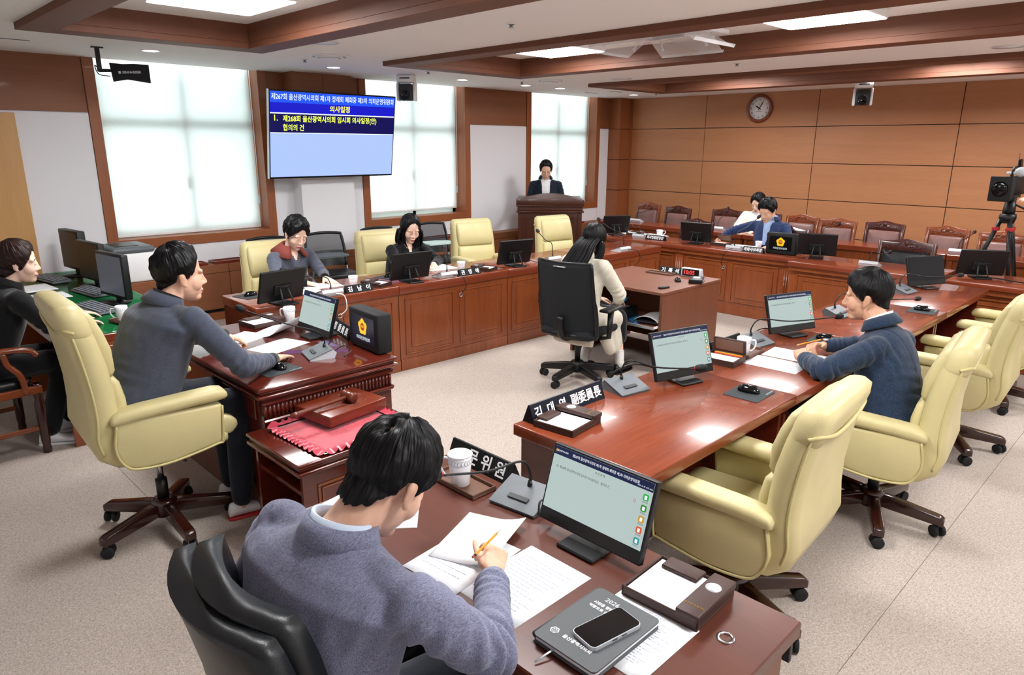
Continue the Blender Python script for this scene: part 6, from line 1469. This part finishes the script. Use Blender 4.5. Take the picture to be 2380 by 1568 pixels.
    if legs and sp.get('shoe'):
        for k, (h_, kn, an) in legs.items():
            d = sp.get('toe' + k, fwd); d = V((d[0], d[1], 0)).normalized(); g = V((an.x, an.y, 0)); sd = V((-d.y, d.x, 0)); R = []
            for x_, w_, z1 in ((-.075, .020, .05), (-.065, .032, .085), (-.02, .036, .095), (.04, .038, .075), (.10, .044, .055), (.155, .040, .042), (.185, .022, .030)):
                R.append([g + d * x_ + sd * w_ * cos(2 * pi * q / 14) + V((0, 0, max(.012, (z1 + .012) / 2 + (z1 - .012) / 2 * sin(2 * pi * q / 14)))) for q in range(14)])
            so = MB().rings(R).build('shoe', sp['shoe'], body)
            R = [[g + d * x_ + sd * w_ * cos(2 * pi * q / 14) + V((0, 0, (.014 if sin(2 * pi * q / 14) > 0 else 0.0))) for q in range(14)] for x_, w_ in ((-.080, .02), (-.068, .036), (-.02, .040), (.04, .042), (.10, .048), (.158, .043), (.19, .024))]
            MB().rings(R).build('sole', sp.get('sole', sp['shoe']), so)
    return body, H, snap
def pencil(lab, a, b):
    a = V(a); b = V(b); d = (b - a).normalized(); o = thing('pencil', lab, 'pencil', a, 0, 'yellow pencils'); L_ = (b - a).length
    Z_ = V((0, 0, 0)); MB().cyl(d * .012, d * (L_ - .022), .0038, 6, smooth=False).build('shaft', 'pencil_yellow', o); MB().cyl(Z_, d * .008, .0036, 10).build('eraser', 'eraser', o); MB().cyl(d * .007, d * .013, .004, 10).build('ferrule', 'graphite', o)
    MB().cyl(d * (L_ - .022), d * (L_ - .005), .0038, 8, .001).build('sharpened_wood', 'pencil_wood', o); MB().cyl(d * (L_ - .006), d * L_, .0011, 6, .0003).build('lead', 'graphite', o); return o
UP_ = (0, 0, 1)
# chairman
human('seated man in a blue-grey jacket resting both hands on papers at the carved desk', dict(s=1.05, w=1.18, vb=.0045, dec=.4, cuff=.012, vc=.0075, js=14, fold=1.3, head=(1.225, 3.555, 1.275), yaw=-6, pitch=4, neck=(1.14, 3.55, 1.155), shR=(1.18, 3.34, 1.095), shL=(1.16, 3.775, 1.105), pel=(.93, 3.54, .64),
    elR=(1.36, 3.235, .85), wrR=(1.585, 3.415, .795), hR=dict(f=(.83, .55, -.06), b=(.1, .1, 1), curl=(10, 10, 8), spread=3, thumb=(30, 10)), elL=(1.38, 3.98, .86), wrL=(1.585, 4.03, .812), hL=dict(f=(.80, -.42, -.38), b=(.35, .0, 1), curl=(18, 20, 16), spread=6, thumb=(35, 15)),
    knR=(1.40, 3.42, .60), anR=(1.33, 3.36, .11), knL=(1.40, 3.68, .60), anL=(1.38, 3.60, .11), toeR=(1, -.15), toeL=(1, -.3), skin='skin_man', hairline='man', hair=dict(top=.036, side=.017, back=.022, front=.026, strand=.006, fuzz=.008, seed=1), jacket='suit_slate', cmat='suit_slate', shirt='black_cloth', ch=.040, copen=120, cuffm='black_cloth', pants='trouser_navy', shoe='shoe_white', sole='shoe_red', hem=-.04, wr=.004, face=True))
# man in the grey suit
human('seated man in a heathered grey suit writing with a pencil, seen from behind', dict(s=1.06, w=1.22, vb=.0042, dec=.4, vc=.0055, js=18, fold=1.7, head=(.872, 1.30, 1.118), yaw=10, pitch=40, roll=6, neck=(.73, 1.30, 1.035), shR=(.755, 1.05, .955), shL=(.695, 1.515, .975), pel=(.60, 1.30, .56),
    elR=(.895, .965, .80), wrR=(1.105, 1.185, .795), hR=dict(f=(.74, .60, .20), b=(.25, -.45, .85), fing=[(50, 55, 30), (58, 62, 36), (62, 66, 40), (64, 66, 42)], spread=3, thumb=(24, 8)), elL=(.62, 1.64, .74), wrL=(.83, 1.56, .66), hL=dict(f=(.8, -.5, -.1), b=UP_),
    skin='skin_man', hairline='man2', hair=dict(top=.028, side=.020, back=.018, front=.028, strand=.006, fuzz=.006, bald=.05, seed=4, nu=90, nv=320), jacket='suit_grey', shirt='shirt_pale', ch=.040, cf=1.32, cz=.012, copen=128, pants='trouser_navy', knR=(1.02, 1.15, .58), anR=(1.05, 1.15, .1), knL=(1.02, 1.45, .58), anL=(1.05, 1.45, .1), shoe='shoe_black', hem=-.10, wr=.006))
pencil('yellow pencil in the hand of the man in the grey suit', (1.092, 1.250, .828), (1.205, 1.256, .864))
# operator, far left
human('woman with short brown hair in a black coat at the green felt desk', dict(s=1.0, fem=True, vb=.0065, vc=.011, head=(.845, 5.20, 1.185), yaw=-18, pitch=6, neck=(.775, 5.21, 1.055), shR=(.775, 5.03, .985), shL=(.75, 5.40, .985), pel=(.55, 5.24, .56), elR=(.93, 4.98, .80), wrR=(1.10, 5.18, .765), hR=dict(f=(.9, .4, -.1), b=UP_), elL=(.95, 5.46, .79), wrL=(1.14, 5.50, .765), hL=dict(f=(1, .1, -.1), b=UP_),
    knR=(.98, 5.13, .55), anR=(.84, 5.12, .11), knL=(.98, 5.36, .55), anL=(1.0, 5.30, .11), toeR=(1, -.5), toeL=(1, -.2), skin='skin_pale', hairline='bob', hmat='hair_brown', hair=dict(top=.026, side=.018, back=.026, front=.018, strand=.005, fuzz=.005, seed=8), jacket='black_cloth', jname='coat', ch=.03, pants='black_cloth', shoe='shoe_white', sole='shoe_white', hem=-.12, deep=1.1, wr=.006))
# woman with the red collar
human('woman in a grey jacket with a rust-red collar reading at the window-side row', dict(s=1.02, fem=True, w=.95, arm=.86, vb=.0045, dec=.4, vc=.009, head=(2.885, 5.535, 1.165), yaw=-86, pitch=28, roll=-4, neck=(2.865, 5.625, 1.045), shR=(2.70, 5.60, .965), shL=(3.045, 5.65, .965), pel=(2.86, 5.76, .52), elR=(2.62, 5.40, .80), wrR=(2.80, 5.28, .79), hR=dict(f=(.7, -.7, -.2), b=UP_), elL=(3.10, 5.50, .795), wrL=(3.015, 5.33, .80), hL=dict(f=(.10, -.95, -.22), b=(0, -.2, 1), curl=(10, 14, 12), spread=9),
    skin='skin_pale', lip='lip_red', hairline='short_f', hair=dict(top=.038, side=.022, back=.026, front=.026, strand=.005, fuzz=.012, seed=12), jacket='coat_grey', cmat='rust_collar', ch=.03, copen=152, cf=2.5, vee=(.050, .085, .0), shirt='skin_pale', scollar=False, lapel=False, buttons=(((-.06, .17), 'silver', .013), ((.01, .165), 'silver', .013), ((.075, .20), 'gold', .009)), cuffm='black_cloth'))
# woman in black
human('woman with shoulder-length black hair in a black coat at the window-side row', dict(s=1.0, fem=True, w=.94, arm=.86, vb=.005, dec=.45, vc=.009, head=(4.10, 5.55, 1.11), yaw=-104, pitch=24, neck=(4.09, 5.63, .985), shR=(3.91, 5.61, .915), shL=(4.26, 5.64, .92), pel=(4.07, 5.76, .50), elR=(3.84, 5.42, .78), wrR=(4.02, 5.28, .785), hR=dict(f=(.7, -.7, -.2), b=UP_), elL=(4.36, 5.45, .78), wrL=(4.18, 5.30, .785), hL=dict(f=(-.4, -.9, -.2), b=UP_),
    skin='skin_pale', lip='lip_red', hairline='part', hair=dict(top=.026, side=.022, back=.026, front=.012, strand=.004, part=.02, seed=15), locks=([[(-.01, .085, -.01), (.0, .095, -.07), (.01, .09, -.13), (.035, .07, -.175)], [(-.01, -.085, -.01), (.0, -.095, -.07), (.01, -.09, -.13), (.035, -.07, -.175)], [(-.05, .06, -.02), (-.06, .075, -.09), (-.05, .07, -.16)], [(-.05, -.06, -.02), (-.06, -.075, -.09), (-.05, -.07, -.16)], [(-.08, 0, -.02), (-.09, 0, -.1), (-.08, 0, -.17)]], .032, 46), jacket='black_cloth', jname='coat', ch=.025, copen=130, vee=(.055, .13, .0), shirt='skin_pale', scollar=False, buttons=(((.07, .17), 'gold', .010), ((-.02, .22), 'silver', .008))))
# recording clerk
human('recording clerk with very long black hair in a beige jacket, seen from behind', dict(s=1.0, fem=True, vb=.006, vc=.009, head=(4.60, 3.67, 1.135), yaw=8, pitch=26, neck=(4.51, 3.67, 1.01), shR=(4.49, 3.48, .945), shL=(4.50, 3.86, .945), pel=(4.36, 3.63, .50), elR=(4.62, 3.40, .715), wrR=(4.81, 3.555, .60), hR=dict(f=(.9, .35, -.2), b=UP_, curl=(25, 30, 20)), elL=(4.64, 3.92, .715), wrL=(4.82, 3.80, .60), hL=dict(f=(.9, -.3, -.2), b=UP_, curl=(25, 30, 20)),
    knR=(4.80, 3.54, .46), anR=(4.72, 3.44, .10), knL=(4.78, 3.76, .46), anL=(4.58, 3.72, .10), toeR=(1, .1), toeL=(1, .3), skin='skin_pale', hairline='part', hair=dict(top=.022, side=.020, back=.026, front=.012, strand=.004, seed=21), locks=([[(-.07, y, 0), (-.14, y * 1.1, -.10), (-.18, y * 1.25, -.20), (-.22, y * 1.3 + .01, -.30), (-.24, y * 1.2 + .03, -.39)] for y in (-.06, -.03, 0, .03, .06)] + [[(-.02, -.085, -.02), (-.01, -.09, -.09), (-.02, -.085, -.16), (-.03, -.07, -.22)], [(-.02, .085, -.02), (-.03, .10, -.12), (-.08, .10, -.22)]], .026, 44), jacket='beige_cloth', ch=.04, copen=130, hem=-.20, deep=1.08, js=20, drape=(((4.40, 3.52, .52), (4.64, 3.47, .49), .115, .09), ((4.46, 3.45, .46), (4.55, 3.42, .24), .065, .045), ((4.56, 3.45, .46), (4.62, 3.42, .24), .06, .042), ((4.64, 3.45, .45), (4.68, 3.43, .27), .05, .04), ((4.40, 3.76, .52), (4.60, 3.76, .50), .11, .09)), skirt='black_cloth', sock='sock_white', shoe='shoe_black', wr=.006))
# man in the navy jacket
human('man in a navy jacket holding a pencil in his clasped hands', dict(s=1.05, w=1.06, vb=.0045, dec=.4, vc=.0065, js=15, fold=1.4, head=(3.985, 1.285, 1.115), yaw=104, pitch=8, neck=(3.95, 1.185, .985), shL=(3.75, 1.125, .90), shR=(4.06, 1.10, .885), pel=(3.76, .985, .52), elL=(3.50, 1.285, .805), wrL=(3.665, 1.455, .80), hL=dict(f=(.80, .52, .12), b=(-.3, .2, .95), fing=[(45, 50, 30)] * 4, spread=1, thumb=(25, 12)), elR=(4.17, 1.31, .80), wrR=(3.985, 1.475, .80), hR=dict(f=(-.92, .25, .18), b=(.1, .45, .85), fing=[(40, 50, 30), (45, 55, 30), (50, 55, 30), (50, 55, 30)], spread=2, thumb=(35, 10)),
    skin='skin_tan', hairline='fringe', hair=dict(top=.030, side=.020, back=.026, front=.024, strand=.005, fuzz=.004, seed=27, nu=80, nv=300), jacket='suit_navy', shirt='shirt_white', ch=.045, copen=125, pants='trouser_navy', knL=(3.66, 1.42, .50), anL=(3.66, 1.45, .1), knR=(3.92, 1.42, .50), anR=(3.92, 1.45, .1), shoe='shoe_black', hem=-.06, wr=.0055))
pencil('yellow pencil in the clasped hands of the man in the navy jacket', (3.945, 1.474, .845), (3.735, 1.532, .838))
# man in blue at the back
human('man in a blue jacket and light blue shirt reaching into a memo box', dict(s=1.05, w=1.05, vb=.007, vc=.010, head=(8.05, 3.82, 1.165), yaw=172, pitch=24, arm=.9, neck=(8.12, 3.80, 1.065), shR=(8.10, 3.99, .98), shL=(8.13, 3.62, .98), pel=(8.08, 3.76, .50), elR=(7.98, 4.22, .90), wrR=(7.84, 4.30, .815), hR=dict(f=(-.6, .05, -.55), b=(-.6, 0, .75), curl=(20, 25, 18)), elL=(7.98, 3.48, .80), wrL=(7.86, 3.62, .79), hL=dict(f=(-.8, .5, -.2), b=UP_),
    skin='skin_man', hairline='fringe', hair=dict(top=.030, side=.019, back=.02, front=.030, strand=.006, fuzz=.008, seed=31), jacket='suit_blue', shirt='shirt_blue', ch=.03, copen=135, vee=(.055, .30, .018)))
# woman behind
human('woman in a pale blazer with a dark bob sitting by the clock wall', dict(s=1.0, fem=True, vb=.008, vc=.011, head=(9.38, 4.60, 1.14), yaw=176, pitch=26, neck=(9.44, 4.61, 1.02), shR=(9.45, 4.80, .95), shL=(9.46, 4.43, .95), pel=(9.50, 4.64, .50), elR=(9.34, 4.86, .80), wrR=(9.22, 4.72, .78), hR=dict(f=(-.8, -.4, -.2), b=UP_), elL=(9.34, 4.38, .80), wrL=(9.22, 4.50, .78), hL=dict(f=(-.8, .4, -.2), b=UP_), skin='skin_pale', hairline='bob', hair=dict(top=.024, side=.022, back=.026, front=.014, strand=.004, part=.0, seed=35), jacket='cream_cloth', ch=.025, copen=130, vee=(.05, .2, .0), shirt='shirt_white'))
# speaker at the lectern
bd, H_, sn = human('standing man with glasses in a navy jacket and white shirt reading at the lectern', dict(s=1.05, w=1.05, vb=.008, vc=.010, head=(7.965, 7.325, 1.545), yaw=-135, pitch=22, arm=.9, neck=(8.035, 7.395, 1.43), shR=(7.89, 7.515, 1.325), shL=(8.165, 7.245, 1.325), pel=(8.08, 7.42, .95), elR=(7.85, 7.57, 1.07), wrR=(7.75, 7.40, 1.08), hR=dict(f=(-.4, -.9, 0), b=UP_), elL=(8.22, 7.20, 1.07), wrL=(8.05, 7.10, 1.08), hL=dict(f=(-.9, -.4, 0), b=UP_),
    knR=(8.0, 7.50, .50), anR=(8.0, 7.50, .1), knL=(8.15, 7.36, .50), anL=(8.15, 7.36, .1), skin='skin_man', hairline='man', hair=dict(top=.024, side=.016, back=.016, front=.022, strand=.005, fuzz=.005, part=-.1, seed=40), jacket='suit_dark', shirt='shirt_white', ch=.03, copen=135, vee=(.06, .40, .03), pants='trouser_navy', shoe='shoe_black'))
gl = MB()
for q in (-1, 1):
    c = [sn((.09, q * .033 + .022 * cos(2 * pi * k / 16), -.004 + .018 * sin(2 * pi * k / 16)), .006) for k in range(17)]; gl.tube(c, .0016, 5); gl.tube([sn((.09, q * .055, .0), .006), H_ @ V((.0, q * .088, .0))], .0016, 5)
gl.tube([sn((.09, -.012, .0), .006), sn((.09, .012, .0), .006)], .0016, 5); gl.build('glasses', 'dark_grey', bd)
# camera operator at the picture edge
human('camera operator in black with a hand raised to the video camera', dict(s=1.0, vb=.008, vc=.012, head=(8.75, .95, 1.60), yaw=150, pitch=8, neck=(8.82, .92, 1.45), shR=(8.80, 1.12, 1.38), shL=(8.80, .72, 1.38), pel=(8.86, .90, .95), elR=(8.45, 1.05, 1.22), wrR=(8.20, 1.24, 1.42), hR=dict(f=(-.55, .75, .12), b=(-.2, -.2, 1), curl=(14, 14, 10), spread=6), elL=(8.62, .62, 1.15), wrL=(8.45, .80, 1.2), hL=dict(f=(-.8, .4, 0), b=UP_), knR=(8.82, 1.0, .5), anR=(8.82, 1.0, .1), knL=(8.86, .8, .5), anL=(8.86, .8, .1), skin='skin_man', hairline='man', hair=dict(seed=44), jacket='black_cloth', cuff=.06, pants='black_cloth', shoe='shoe_black'))
# a watch
o = thing('wristwatch', 'black wristwatch on the man in the navy jacket', 'watch', (4.005, 1.46, .80)); Xw = fmat((0, 0, 0), (.0, .2, 1), (1, -.3, 0)); Xw = fmat((0, 0, 0), (.28, .95, 0), (0, 0, 1))
MB().lathe([(.030, -.010), (.0325, -.009), (.0325, .009), (.030, .010)], 24, Xw).build('strap', 'black_plastic', o); MB().lathe([(.001, .004), (.016, .004), (.017, 0), (.016, -.003)], 20, T(-.01, .01, .033)).build('dial', 'silver', o)
